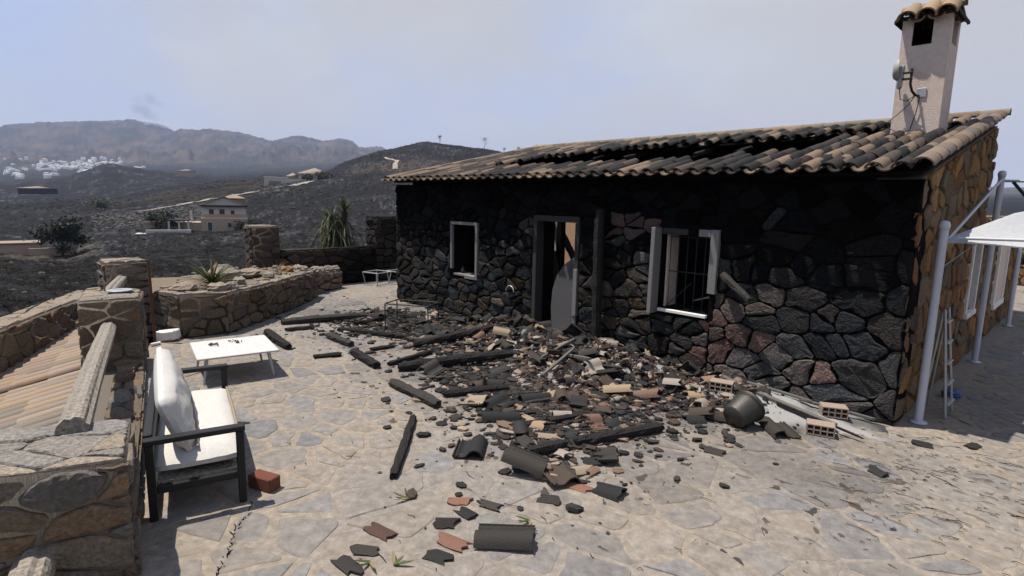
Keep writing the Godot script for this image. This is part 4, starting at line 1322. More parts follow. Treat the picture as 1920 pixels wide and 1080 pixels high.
	var pans := new_st()
	var lie := Basis(Vector3.RIGHT, 0.24)
	for col in 46:
		var x := -0.85 - col * 0.198
		if x < -4.62 and x > -5.72:
			pass
		for row in 4:
			var z := 0.80 + row * 0.36 + rng.randf_range(-0.015, 0.015)
			if x > -4.65 and x < -0.8 and row == 0: z = 0.86
			if x < -8.2 and row == 0: continue
			var lift := 0.05 - (z - 0.66) * 0.245 + (0.0 if x > -5.0 else 0.05)
			var k := rng.randi() % tones.size()
			if x > -4.7 and row > 0 and rng.randf() < 0.4: k = 4
			part(roof, "roof_tile", tones[k], M.roof_tile, F * Transform3D(lie * Basis(Vector3.UP, rng.randf_range(-0.04, 0.04)), Vector3(x + rng.randf_range(-0.01, 0.01), lift + 0.03, z)))
			pans.append_from(pan, 0, F * Transform3D(lie * Basis(Vector3.BACK, PI), Vector3(x - 0.1, lift + 0.04, z)))
	part(roof, "channel_tiles", pans.commit(), M.roof_tile).set_meta("kind", "stuff")
	var deck := new_st()
	box(deck, Vector3(-9.9, -0.08, 0.0), Vector3(-0.79, -0.02, 1.9), 0.0, F * Transform3D(lie, Vector3(0, 0.045, 0.66)))
	part(roof, "roof_bed", done(deck), M.grey_mortar)
	# parapet beyond it
	var par := thing("parapet_wall", "long low rubble parapet with pale coping along the burnt slope", "wall")
	var pts := [Vector2(-7.2, 7.75), Vector2(-9.4, 6.58), Vector2(-11.7, 5.40), Vector2(-12.35, 4.45), Vector2(-12.7, 2.35)]
	for i in pts.size() - 1:
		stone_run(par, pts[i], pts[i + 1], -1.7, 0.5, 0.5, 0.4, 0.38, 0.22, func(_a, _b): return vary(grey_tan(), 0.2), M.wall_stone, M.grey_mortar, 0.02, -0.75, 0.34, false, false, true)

func build_planter():
	var pl := thing("stone_planter", "curved dry stone planter bed holding an agave and loose rocks", "planter")
	var pts := [Vector2(-9.42, 5.0), Vector2(-8.93, 4.74), Vector2(-8.85, 4.04), Vector2(-9.55, 3.15), Vector2(-10.25, 2.38), Vector2(-11.0, 1.62), Vector2(-11.5, 1.25)]
	for i in pts.size() - 1:
		var y := 0.74 - i * 0.02
		stone_run(pl, pts[i], pts[i + 1], -0.5, y, y - 0.02, 0.32, 0.30, 0.17, func(_a, _b): return vary(Color(0.20, 0.155, 0.11), 0.3), M.wall_stone, M.dark_mortar, 0.03, 0.0, 0.35, false, false, true)  # face colour lowered to deepen the shade on this side
	var soil := new_st()
	soil.set_smooth_group(0)
	var outer := pts.slice(1)
	var inner := [Vector2(-10.6, 5.4), Vector2(-11.6, 4.6), Vector2(-12.0, 3.8), Vector2(-12.25, 3.0), Vector2(-12.4, 2.3), Vector2(-12.5, 1.6)]
	for i in outer.size() - 1:
		for k in 6:
			var c := []
			for g in [[i, k], [i + 1, k], [i + 1, k + 1], [i, k + 1]]:
				var p: Vector2 = outer[g[0]].lerp(inner[g[0]], g[1] / 6.0)
				c.append(Vector3(p.x, 0.66 + n_patch.get_noise_2d(p.x * 3.0, p.y * 3.0) * 0.10, p.y))
			quad(soil, c[0], c[1], c[2], c[3])
	part(pl, "soil", done(soil), M.soil)
	var peb := new_st()
	for k in 150:
		var i := rng.randi() % (outer.size() - 1)
		var p: Vector2 = outer[i].lerp(outer[i + 1], rng.randf()).lerp(inner[i].lerp(inner[i + 1], rng.randf()), rng.randf_range(0.05, 0.95))
		peb.append_from(rock_mesh(rng.randf_range(0.02, 0.07), pale_slab(), 0.6), 0, Transform3D(Basis(Vector3.UP, rng.randf() * TAU), Vector3(p.x, 0.67 + n_patch.get_noise_2d(p.x * 3.0, p.y * 3.0) * 0.10, p.y)))
	part(pl, "pebbles", peb.commit(), M.wall_stone).set_meta("kind", "stuff")
	# lower stretch further along
	var lowp := thing("low_stone_bed", "low stone wall piled with loose stones beyond the planter", "wall")
	stone_run(lowp, Vector2(-11.75, 1.25), Vector2(-12.4, 0.15), -0.2, 0.5, 0.46, 0.5, 0.28, 0.15, func(_a, _b): return vary(Color(0.32, 0.26, 0.20), 0.25), M.wall_stone, M.dark_mortar, 0.03, 0.0, 0.3, false, true, true)
	# rocks
	var spots := [[-10.55, 0.70, 3.55, 0.30, 0], [-11.2, 0.72, 3.4, 0.28, 0], [-10.9, 0.70, 2.95, 0.27, 1], [-11.35, 0.66, 2.0, 0.17, 2], [-9.35, 0.74, 4.55, 0.26, 1], [-9.15, 0.74, 4.1, 0.20, 1], [-9.2, 0.74, 3.85, 0.14, 3], [-9.75, 0.72, 3.55, 0.16, 3], [-10.4, 0.71, 2.75, 0.13, 3], [-11.5, 0.64, 1.55, 0.14, 3], [-11.9, 0.62, 1.5, 0.15, 3], [-12.15, 0.52, 0.85, 0.14, 3], [-12.3, 0.52, 0.55, 0.13, 3], [-11.95, 0.53, 1.05, 0.16, 3], [-12.45, 0.5, 0.3, 0.12, 3]]
	var names := ["large pale boulder resting in the stone planter behind the agave", "flat slab of rock on the stone planter's edge", "rust orange rock at the planter's back end", "loose pale stone lying along the planter edge"]
	for s in spots:
		var c := [Color(0.40, 0.34, 0.28), Color(0.42, 0.34, 0.26), Color(0.42, 0.23, 0.10), Color(0.42, 0.37, 0.31)][s[4]] as Color
		single("loose_rock", rock_mesh(s[3], c, 0.45 if s[4] == 1 else 0.75), M.wall_stone, Transform3D(Basis(Vector3.UP, rng.randf() * TAU), Vector3(s[0], s[1] + s[3] * 0.15, s[2])), names[s[4]], "rock", "loose rocks on the planter" )
	# plants
	var ag := thing("agave_plant", "small green and yellow agave rosette in the stone planter", "plant", Vector3(-9.95, 0.68, 3.95))
	for k in 64:
		var yaw := k * 2.4
		var lift := lerpf(0.15, 1.25, rng.randf())
		part(ag, "leaf", strap_mesh(rng.randf_range(0.38, 0.62), 0.035, 0.5), M.green_leaf if rng.randf() < 0.7 else M.dry_leaf, Transform3D(Basis(Vector3.UP, yaw) * Basis(Vector3.BACK, lift), Vector3(0, 0.02, 0)))
	var dry := thing("dry_shrub", "withered brown shrub at the back of the stone planter", "shrub", Vector3(-11.1, 0.66, 2.35))
	part(dry, "twigs", twig_mesh(40, 0.34, 0.004), M.dry_leaf)

func rock_mesh(r: float, c: Color, flat := 0.7) -> ArrayMesh:
	var st := new_st()
	st.set_smooth_group(-1)
	var rows := 6
	var cols := 9
	var G := []
	var sx := rng.randf_range(0.8, 1.2)
	for i in rows + 1:
		var row := []
		for j in cols:
			var th := PI * i / rows
			var ph := TAU * (j + (0.5 if i % 2 else 0.0)) / cols
			var k := r * rng.randf_range(0.78, 1.1)
			row.append(Vector3(sin(th) * cos(ph) * k * sx, cos(th) * k * flat, sin(th) * sin(ph) * k) if i > 0 and i < rows else Vector3(0, (1 if i == 0 else -1) * r * 0.8 * flat, 0))
		G.append(row)
	for i in rows:
		for j in cols:
			var t := (j + 1) % cols
			var w := rng.randf_range(0.88, 1.12)
			st.set_color(Color(c.r * w, c.g * w, c.b * w))
			if i < rows - 1: tri(st, G[i][j], G[i + 1][t], G[i + 1][j])
			if i > 0: tri(st, G[i][j], G[i][t], G[i + 1][t])
	return done(st)

# a strap leaf along +x that arches over
func strap_mesh(length: float, width: float, droop: float) -> ArrayMesh:
	var P := []
	for i in 3:
		var s := (i - 1.0)
		var row := []
		for j in 7:
			var t := j / 6.0
			var w := width * (0.7 + 0.6 * t) * (1.0 - pow(t, 3.0)) * 0.5 + 0.001
			row.append(Vector3(length * t, -droop * length * t * t * 0.5 + absf(s) * w * 0.35, s * w))
		P.append(row)
	return shell(P, 0.003)

func twig_mesh(n: int, l: float, r: float) -> ArrayMesh:
	var st := new_st()
	for k in n:
		var d := Vector3(rng.randf_range(-1, 1), rng.randf_range(0.15, 1.1), rng.randf_range(-1, 1)).normalized()
		var a := d * l * rng.randf_range(0.0, 0.2)
		var b := a + d * l * rng.randf_range(0.3, 0.6)
		var c := b + (d + Vector3(rng.randf_range(-0.7, 0.7), rng.randf_range(-0.5, 0.5), rng.randf_range(-0.7, 0.7))) * l * 0.35
		tube(st, [a, b, c], [r, r * 0.8, r * 0.35], 3)
	return done(st)

func build_boundary():
	var soot_c := func(a, b):
		var k := 1.0 - clampf((a - 0.4) / 1.6, 0.0, 1.0)
		return vary(Color(0.026, 0.024, 0.023).lerp(Color(0.13, 0.10, 0.08), k), 0.3)
	var w := thing("boundary_wall", "low blackened wall closing the far end of the terrace", "wall")
	stone_run(w, Vector2(-12.95, 1.5), Vector2(-12.95, -1.2), -0.3, 0.98, 0.98, 0.35, 0.34, 0.2, soot_c, M.soot_stone, M.soot_mortar, 0.03, 0.0, 0.2, false, false, true)
	var p := thing("boundary_pillar", "brown stone pillar at the open end of the blackened boundary wall", "pillar", Vector3.ZERO, 0.0, "boundary pillars")
	stone_run(p, Vector2(-12.95, 2.16), Vector2(-12.95, 1.52), -0.6, 1.6, 1.6, 0.55, 0.3, 0.16, func(_a, _b): return vary(Color(0.13, 0.10, 0.078), 0.3), M.wall_stone, M.dark_mortar, 0.03, 0.0, 0.3)
	var p2 := thing("boundary_pillar", "taller sooty stone pillar beside the cottage's far corner", "pillar", Vector3.ZERO, 0.0, "boundary pillars")
	stone_run(p2, Vector2(-12.95, -1.22), Vector2(-12.95, -1.98), -0.3, 1.82, 1.82, 0.55, 0.3, 0.18, func(_a, _b): return vary(Color(0.06, 0.055, 0.052), 0.4), M.soot_stone, M.soot_mortar, 0.03, 0.0, 0.3)
	stone_run(w, Vector2(-12.95, -2.0), Vector2(-12.95, -4.5), -0.3, 1.0, 1.0, 0.35, 0.34, 0.2, func(_a, _b): return vary(Color(0.03, 0.03, 0.03), 0.3), M.soot_stone, M.soot_mortar, 0.03, 0.0, 0.2, false, false, true)

# ---------------------------------------------------------------- awning and ladder beside the gable
func build_awning():
	var a := thing("shade_awning", "white canvas awning slung from pale metal posts beside the gable", "awning")
	for p in [[0.16, -0.36, 2.22], [0.16, -4.12, 2.93], [0.16, -8.3, 2.2]]:
		var post := part(a, "post", rod(Vector3(p[0], 0.01, p[1]), Vector3(p[0], p[2] - 0.05, p[1]), 0.042, 16), M.pole_white)
		var st := new_st()
		lathe(st, [Vector2(0, -0.05), Vector2(0.045, -0.045), Vector2(0.054, 0.0), Vector2(0.04, 0.04), Vector2(0, 0.055)], 14)
		part(post, "knob", done(st), M.pole_white, Transform3D(Basis(), Vector3(p[0], p[2] - 0.03, p[1])))
		var fs := new_st()
		lathe(fs, [Vector2(0, 0), Vector2(0.085, 0), Vector2(0.085, 0.012), Vector2(0.045, 0.02), Vector2(0, 0.02)], 14)
		part(post, "foot", done(fs), M.pole_white, Transform3D(Basis(), Vector3(p[0], 0.005, p[1])))
	part(a, "strut", rod(Vector3(0.17, 2.0, -0.42), Vector3(0.17, 2.82, -4.08), 0.02), M.galvanised)
	part(a, "strut", rod(Vector3(0.17, 2.80, -4.12), Vector3(0.85, 2.78, -4.2), 0.02), M.galvanised)
	part(a, "strut", rod(Vector3(0.30, 2.78, -4.12), Vector3(0.8, 2.1, -4.5), 0.022), M.iron)
	part(a, "strut", rod(Vector3(0.28, 2.06, -0.42), Vector3(2.6, 2.12, -0.16), 0.016), M.pole_white)
	part(a, "tie_rope", rod(Vector3(0.16, 1.72, -0.40), Vector3(0.42, 2.02, -0.62), 0.005, 5), M.canvas)
	# canvas: a sagging sheet with folds
	var P := []
	for i in 13:
		var u := i / 12.0
		var row := []
		for j in 9:
			var v := j / 8.0
			var lo := Vector3(0.17, 2.0, -0.42).lerp(Vector3(2.6, 2.02, -0.2), u)
			var hi := Vector3(0.22, 2.08, -0.6).lerp(Vector3(2.6, 2.7, -3.2), pow(u, 0.7))
			hi.y = lerpf(2.08, 2.72, pow(u, 0.36))
			var q := lo.lerp(hi, v)
			q.y += -0.10 * sin(v * PI) * sin(u * PI) + sin(u * 17.0 + v * 3.0) * 0.012
			row.append(q)
		P.append(row)
	part(a, "canvas", shell(P, 0.004), M.canvas)
	# step ladder
	var l := thing("step_ladder", "narrow aluminium step ladder standing open behind the awning post", "ladder", Vector3(0.28, 0, -1.0), 0.0)
	var top_y := 1.24
	for s in [-1.0, 1.0]:
		part(l, "rail", rod(Vector3(0.06, 0.01, s * 0.18 + 0.06), Vector3(-0.08, top_y, s * 0.11 + 0.12), 0.017, 6), M.galvanised)
		part(l, "back_leg", rod(Vector3(-0.17, 0.01, s * 0.17 + 0.06), Vector3(-0.09, top_y, s * 0.11 + 0.12), 0.012, 6), M.galvanised)
	for k in 5:
		var t := (k + 0.6) / 5.2
		var c := Vector3(0.06, 0.01, 0.06).lerp(Vector3(-0.08, top_y, 0.12), t)
		var hw := lerpf(0.18, 0.11, t)
		part(l, "tread", box_mesh(Vector3(0.07, 0.02, hw * 2.0)), M.galvanised, Transform3D(Basis(), c))
	single("blue_bag", rock_mesh(0.13, Color(1, 1, 1), 0.5), M.blue_bag, Transform3D(Basis(), Vector3(0.24, 0.05, -1.72)), "crumpled blue plastic bag on the ground behind the ladder", "bag")

# ---------------------------------------------------------------- garden furniture
func cushion_mesh(size: Vector3, puff: float, lumps := 0.012) -> ArrayMesh:
	# a closed pillow: two bulging faces meeting in a boxed edge
	var st := new_st()
	var nu := 18
	var nv := 10
	var top := []
	var bot := []
	for i in nu + 1:
		var a := []
		var b := []
		for j in nv + 1:
			var u := i / float(nu) * 2.0 - 1.0
			var v := j / float(nv) * 2.0 - 1.0
			var round_off := pow(1.0 - pow(absf(u), 6.0), 0.5) * pow(1.0 - pow(absf(v), 6.0), 0.5)
			var h := size.y * 0.5 * (0.72 * pow(round_off, 0.35) + 0.28) + puff * (1.0 - u * u) * (1.0 - v * v)
			var sx := 1.0 - 0.03 * pow(absf(v), 4.0)
			var n := n_patch.get_noise_2d(u * 5.0 + size.x * 9.0, v * 4.0) * lumps
			a.append(Vector3(u * size.x * 0.5 * sx, h + n, v * size.z * 0.5))
			b.append(Vector3(u * size.x * 0.5 * sx, -h * 0.8, v * size.z * 0.5))
		top.append(a); bot.append(b)
	st.set_smooth_group(0)
	for i in nu:
		for j in nv:
			quad(st, top[i][j], top[i + 1][j], top[i + 1][j + 1], top[i][j + 1])
			quad(st, bot[i][j], bot[i][j + 1], bot[i + 1][j + 1], bot[i + 1][j])
	st.set_smooth_group(1)
	for i in nu:
		quad(st, top[i][0], bot[i][0], bot[i + 1][0], top[i + 1][0])
		quad(st, top[i][nv], top[i + 1][nv], bot[i + 1][nv], bot[i][nv])
	for j in nv:
		quad(st, top[0][j], top[0][j + 1], bot[0][j + 1], bot[0][j])
		quad(st, top[nu][j], bot[nu][j], bot[nu][j + 1], top[nu][j + 1])
	return done(st)

func build_furniture():
	var S := Transform3D(Basis(Vector3.UP, -0.235), Vector3(-2.98, 0, 5.74))
	var sofa := thing("garden_sofa", "black framed garden sofa with scorched white cushions", "sofa", S.origin, -0.235)
	var w := 1.86
	var d := 0.64
	for x in [-w, 0.0]:
		for z in [0.0, d]:
			var lo := Vector3(x - (0.0 if x < 0 else 0.055), 0.0, z - (0.0 if z == 0 else 0.055))
			add_box(sofa, "leg", lo + Vector3(0, 0.006, 0), lo + Vector3(0.055, 0.58, 0.055), M.sofa_frame)
		var ax: float = x if x < 0 else x - 0.07
		add_box(sofa, "armrest", Vector3(ax, 0.582, -0.01), Vector3(ax + 0.075, 0.625, d + 0.01), M.sofa_frame)
		add_box(sofa, "side_rail", Vector3(ax + 0.01, 0.20, 0.058), Vector3(ax + 0.05, 0.26, d - 0.058), M.sofa_frame)
	add_box(sofa, "front_rail", Vector3(-w + 0.058, 0.20, 0.0), Vector3(-0.058, 0.27, 0.045), M.sofa_frame)
	add_box(sofa, "seat_base", Vector3(-w + 0.058, 0.245, 0.05), Vector3(-0.072, 0.275, d - 0.058), M.old_wood)
	add_box(sofa, "back_rail", Vector3(-w + 0.08, 0.59, d - 0.05), Vector3(-0.078, 0.64, d + 0.01), M.sofa_frame)
	add_box(sofa, "back_rail", Vector3(-w + 0.06, 0.36, d - 0.045), Vector3(-0.06, 0.41, d - 0.005), M.sofa_frame)
	add_box(sofa, "lower_rail", Vector3(-w + 0.06, 0.08, d - 0.045), Vector3(-0.06, 0.12, d - 0.005), M.sofa_frame)
	var sc := thing("seat_cushion", "white seat cushion with browned edge on the black sofa", "cushion", S * Vector3(-0.93, 0.355, 0.30), -0.235)
	part(sc, "cover", cushion_mesh(Vector3(1.68, 0.15, 0.58), 0.012), M.cushion)
	var ed := new_st()
	tube(ed, [Vector3(-0.83, 0.045, -0.285), Vector3(-0.3, 0.048, -0.293), Vector3(0.3, 0.043, -0.293), Vector3(0.8, 0.045, -0.285)], [0.012, 0.014, 0.012, 0.011], 6)
	part(sc, "piping", done(ed), M.cushion_edge)
	var bc := thing("back_cushion", "crooked white back cushion slumped against the sofa's back rail", "cushion", S * Vector3(-0.93, 0.66, 0.47), -0.235)
	bc.basis = Basis(Vector3.UP, -0.20) * Basis(Vector3.BACK, -0.03) * Basis(Vector3.RIGHT, -PI * 0.5 + 0.36)
	part(bc, "cover", cushion_mesh(Vector3(1.58, 0.15, 0.46), 0.03, 0.02), M.cushion)
	var be := new_st()
	tube(be, [Vector3(-0.77, 0.06, -0.22), Vector3(-0.3, 0.07, -0.232), Vector3(0.3, 0.07, -0.232), Vector3(0.77, 0.06, -0.22)], [0.010, 0.013, 0.012, 0.010], 6)
	part(bc, "piping", done(be), M.cushion_edge)
	# coffee table
	var T := Transform3D(Basis(Vector3.UP, -0.165), Vector3(-6.50, 0, 4.70))
	var t := thing("coffee_table", "square white coffee table on splayed grey legs", "table", T.origin, -0.165)
	add_box(t, "tabletop", Vector3(-0.48, 0.335, -0.475), Vector3(0.48, 0.36, 0.475), M.table_top, 0.012)
	for sx in [-1.0, 1.0]:
		for sz in [-1.0, 1.0]:
			var st := new_st()
			tube(st, [Vector3(sx * 0.41, 0.004, sz * 0.41), Vector3(sx * 0.36, 0.333, sz * 0.36)], [0.014, 0.024], 10)
			part(t, "leg", done(st), M.galvanised)
	add_box(t, "apron", Vector3(-0.38, 0.30, -0.37), Vector3(0.38, 0.333, -0.34), M.galvanised)
	add_box(t, "apron", Vector3(-0.38, 0.30, 0.34), Vector3(0.38, 0.333, 0.37), M.galvanised)
	var cr := new_st()
	for k in 16:
		var p := Vector3(rng.randf_range(-0.11, 0.11), 0.01, rng.randf_range(-0.04, 0.04))
		tube(cr, [p, p + Vector3(rng.randf_range(-0.05, 0.05), rng.randf_range(0.0, 0.025), rng.randf_range(-0.03, 0.03))], [0.007, 0.004], 5)
	single("dead_leaves", done(cr), M.char_grey, T * Transform3D(Basis(Vector3.UP, 0.6), Vector3(-0.22, 0.36, -0.05)), "dark curled dead leaves on the white coffee table", "leaves")
	var gl := new_st()
	tube(gl, [Vector3(-0.07, 0, 0), Vector3(-0.03, 0.012, 0.012), Vector3(0.0, 0.008, 0.0), Vector3(0.04, 0.014, -0.01), Vector3(0.075, 0.004, 0.014)], [0.010, 0.022, 0.011, 0.018, 0.006], 8, 0.1)
	single("leather_scrap", done(gl), M.leather, T * Transform3D(Basis(Vector3.UP, 0.9), Vector3(-0.14, 0.374, 0.22)), "small brown knotted scrap on the white coffee table", "scrap")
	# odds and ends by the steps and the sofa
	single("white_crate", box_mesh(Vector3(0.34, 0.16, 0.2), 0.02), M.frame_clean, Transform3D(Basis(Vector3.UP, 0.9) * Basis(Vector3.BACK, 0.12), Vector3(-8.93, 0.09, 4.95)), "white plastic box lying by the planter corner", "box")
	single("white_stub", rod(Vector3(-8.66, 0.03, 5.24), Vector3(-8.72, 0.03, 5.10), 0.025, 8), M.frame_clean, Transform3D(), "short white pipe end on the terrace edge by the steps", "pipe")
	single("red_brick", box_mesh(Vector3(0.24, 0.11, 0.12), 0.008), M.red_brick, Transform3D(Basis(Vector3.UP, 0.4), Vector3(-3.12, 0.06, 5.56)), "single red brick on the paving beside the sofa leg", "brick")

# ---------------------------------------------------------------- burnt debris
func shard_mesh(l: float, wd: float, r: float, col: Color) -> ArrayMesh:
	# a broken piece of barrel tile with a jagged outline
	var P := []
	var half := clampf(wd / (2.0 * r), 0.2, 1.35)
	var nu := 5
	var nv := 4
	var e := []
	for i in nu: e.append([rng.randf_range(-0.28, 0.12), rng.randf_range(-0.12, 0.28)])
	for i in nu:
		var a := lerpf(-half, half, i / float(nu - 1))
		var row := []
		for j in nv:
			var t: float = lerpf(e[i][0], 1.0 + e[i][1] - 0.15, j / float(nv - 1))
			var k := a + (rng.randf_range(-0.12, 0.12) * half if i == 0 or i == nu - 1 else 0.0)
			row.append(Vector3(sin(k) * r, (cos(k) - cos(half)) * r, (t - 0.5) * l))
		P.append(row)
	return shell(P, 0.015, col)

# a whole interlocking tile: a roll, then a flat pan with ribs
func s_tile(l: float, col: Color, cut := 0.0) -> ArrayMesh:
	var prof := [Vector2(0.0, 0.0), Vector2(0.012, 0.035), Vector2(0.04, 0.065), Vector2(0.08, 0.078), Vector2(0.12, 0.065), Vector2(0.15, 0.03), Vector2(0.165, 0.012), Vector2(0.20, 0.004), Vector2(0.235, 0.005), Vector2(0.24, 0.02), Vector2(0.252, 0.02), Vector2(0.256, 0.004), Vector2(0.27, 0.004), Vector2(0.274, 0.022)]
	var P := []
	for i in prof.size():
		var row := []
		for j in 4:
			var t := j / 3.0
			var zz := (t - 0.5) * l
			if cut > 0.0 and j == 3: zz -= cut * l * (0.3 + 0.7 * absf(sin(i * 1.9)))
			row.append(Vector3(prof[i].x - 0.137, prof[i].y, zz))
		P.append(row)
	return shell(P, 0.013, col)

func tumble(x: float, z: float, lift: float, tilt: float) -> Transform3D:
	return Transform3D(Basis(Vector3.UP, rng.randf() * TAU) * Basis(Vector3.RIGHT, rng.randf_range(-tilt, tilt)) * Basis(Vector3.BACK, rng.randf_range(-tilt, tilt)), Vector3(x, mound(x, z) + lift, z))

func build_rubble():
	var dark := [Color(0.035, 0.034, 0.034), Color(0.05, 0.047, 0.045), Color(0.07, 0.06, 0.053), Color(0.10, 0.075, 0.06)]
	var warm := [Color(0.27, 0.165, 0.12), Color(0.36, 0.255, 0.18), Color(0.47, 0.365, 0.27), Color(0.26, 0.175, 0.135), Color(0.46, 0.40, 0.345)]
	# drift of ash and burnt plaster under it all
	var st := new_st()
	st.set_smooth_group(0)
	var s := 0.055
	var nx := 196
	var nz := 76
	var H := {}
	for i in nx + 1:
		for j in nz + 1:
			var x := -10.2 + i * s
			var z := -0.02 + j * s
			var n := n_patch.get_noise_2d(x * 6.0, z * 6.0)
			var f := n_patch.get_noise_2d(x * 26.0, z * 26.0)
			H[Vector2i(i, j)] = mound(x, z) + n * 0.02 + f * 0.014 - 0.008
	for i in nx:
		for j in nz:
			var q := []
			var hi := -1.0
			for o in [Vector2i(0, 0), Vector2i(1, 0), Vector2i(1, 1), Vector2i(0, 1)]:
				hi = maxf(hi, H[Vector2i(i, j) + o])
			if hi < 0.004: continue
			for o in [Vector2i(0, 0), Vector2i(1, 0), Vector2i(1, 1), Vector2i(0, 1)]:
				var g: Vector2i = Vector2i(i, j) + o
				q.append([Vector3(-10.2 + g.x * s, H[g], -0.02 + g.y * s), ash_colour(-10.2 + g.x * s, -0.02 + g.y * s)])
			for k in [0, 1, 2, 0, 2, 3]:
				st.set_color(q[k][1])
				st.add_vertex(q[k][0])
	single("ash_drift", done(st), M.ash, Transform3D(), "grey and white ash drifted along the foot of the burnt wall", "ash", "", "stuff")
	# burnt roof timbers
	var B := [
		[-8.96, 3.09, -8.44, 1.65, 0.075, "long charred roof beam lying nearest the planter wall"], [-8.38, 3.25, -8.28, 2.79, 0.05, "short charred log beside the long beam near the planter"], [-7.85, 2.52, -6.57, 1.92, 0.06, "slim charred beam pointing at the small metal frame"], [-7.53, 2.88, -6.71, 2.88, 0.07, "stubby squared charred beam, upper of the two in line beyond the table"], [-6.33, 3.07, -5.42, 3.18, 0.075, "stubby squared charred beam, lower of the two in line beyond the table"], [-6.45, 3.62, -6.32, 3.25, 0.045, "small charred stick alone on the paving beyond the coffee table"], [-5.43, 2.99, -5.58, 2.15, 0.05, "forked charred branch at the edge of the tile heap"], [-5.13, 3.02, -4.45, 1.51, 0.085, "thickest long charred beam across the middle of the rubble"], [-4.68, 3.41, -3.64, 3.43, 0.07, "charred beam lying clear on paving at the heap's front corner"], [-3.91, 3.17, -3.59, 2.40, 0.06, "straight charred log just in front of the thickest beam"], [-6.07, 2.14, -5.49, 0.76, 0.075, "long charred beam running from heap towards the doorway"], [-8.38, 3.58, -7.16, 3.70, 0.075, "charred beam end showing just past the coffee table corner"], [-2.54, 4.71, -3.54, 3.84, 0.045, "thin gnarled charred pole standing out alone on pale paving"], [-1.96, 3.04, -1.62, 2.06, 0.07, "long charred log at the front of the rubble near the bucket"], [-2.09, 3.58, -1.98, 3.15, 0.075, "thick short charred log among the foremost broken tiles"], [-2.52, 2.82, -2.36, 2.33, 0.05, "short rounded charred log behind the foremost broken tiles"], [-2.68, 3.22, -2.52, 2.86, 0.045, "small charred log under the ribbed tile"], [-6.32, 2.77, -6.26, 2.38, 0.04, "small split charred stick among far tile fragments"], [-8.02, 2.11, -7.98, 1.53, 0.06, "dark charred log stacked on the long far beams"], [-6.38, 1.39, -6.02, 0.10, 0.07, "charred beam half buried below the small window"], [-8.13, 1.33, -6.13, 0.2, 0.05, "long thin charred rafter lying below the small window"], [-8.91, 2.80, -8.77, 2.23, 0.045, "thin charred stick next to the long far beam"], [-7.68, 0.76, -7.35, 0.15, 0.05, "short charred beam at the wall foot under the small window"], [-3.07, 2.61, -2.78, 2.04, 0.035, "thin charred lath in the middle of the rubble"], [-3.45, 1.13, -3.22, 0.45, 0.05, "charred beam end jutting from heap below the barred window"]]
	for b in B:
		b[4] *= 0.84
		var p := Vector3(b[0], mound(b[0], b[1]) + b[4] * 0.85, b[1])
		var q := Vector3(b[2], mound(b[2], b[3]) + b[4] * 0.85, b[3])
		single("charred_beam", beam_mesh(p.distance_to(q), b[4], rng.randf_range(0.3, 0.95)), M.char if rng.randf() < 0.7 else M.char_grey, line_xf(p, q, rng.randf_range(-0.3, 0.3)), b[5], "beam", "charred roof timbers on the terrace")
	# whole and half tiles that can be told apart
	var T := [
		[-2.96, 3.10, 0, 0, 0.9, "ribbed black roof tile with an orange scorch, lying at the heap's front"], [-2.55, 3.85, 0, 0, 2.3, "dark roof tile with flat flange beside the gnarled pole"], [-1.91, 3.77, 0, 2, 0.55, "brown roll tile propped up on smaller fragments"], [-1.27, 4.59, 0, 1, 0.72, "large dark roof tile, foremost of the big ones on the paving"], [-1.19, 3.51, 1, 0, 0.2, "black curved half tile alone beside the brown roll tile"], [-1.88, 4.50, 2, 4, 0.9, "orange and black tile strip on pale paving"], [-1.68, 4.37, 2, 2, 0.3, "upturned tile piece with a rim next to the orange strip"], [-1.71, 4.58, 2, 0, 0.0, "black square tile piece just below the orange strip"], [-2.55, 2.97, 1, 6, 0.4, "cream half tile beside the ribbed black one"], [-3.17, 2.85, 1, 1, 1.9, "dark tile half leaning behind the ribbed one"], [-3.14, 2.41, 0, 0, 1.2, "black tile tilted on the heap's front slope"], [-2.53, 1.54, 0, 6, 0.7, "cream roof tile lying hollow side up in white ash"], [-2.24, 1.34, 0, 7, 0.35, "rose brown roof tile next to the cream one in the ash"], [-1.86, 0.60, 1, 5, 0.2, "terracotta half tile on the ash nearest the barred window"], [-1.83, 1.00, 1, 6, 1.1, "pale orange half tile in front of the ash drift"], [-1.39, 1.26, 0, 2, 0.25, "grey tile leaning against the metal bucket"], [-1.52, 1.54, 1, 0, 0.9, "black rolled tile end beside the metal bucket"], [-0.76, 1.15, 0, 2, -0.75, "long grey round tile pointing away from the bucket"], [-0.99, 2.11, 2, 2, 0.3, "small dark tile piece alone on grey paving in front of the bucket"], [0.21, 1.40, 2, 1, -0.5, "dark flat tile piece alone nearest the awning post"], [0.34, 0.34, 2, 0, 0.3, "crumpled charred lump on paving before the gable corner"], [0.69, -0.01, 2, 0, 1.3, "small curved black shard at the shadow's edge by the gable"], [-1.93, 5.19, 2, 3, 0.2, "small charred tile block on the foremost paving"], [-1.80, 5.37, 2, 2, 0.7, "brown tile corner beside wilted leaves on the foremost paving"], [-1.73, 5.54, 2, 1, 0.1, "dark tile corner at the picture's lower edge"], [-1.42, 5.05, 2, 0, 0.4, "black notched tile piece standing alone in front of the large tile"], [-1.71, 4.77, 2, 0, 0.8, "tiny black cube of tile above the large tile"], [-1.47, 4.88, 2, 4, 0.3, "tiny reddish shard by the large foremost tile"], [-1.44, 3.96, 2, 1, 0.6, "dark broken tile wedge between half tile and roll tile"], [-1.41, 3.63, 2, 4, 0.2, "small reddish lumps next to the black half tile"]]
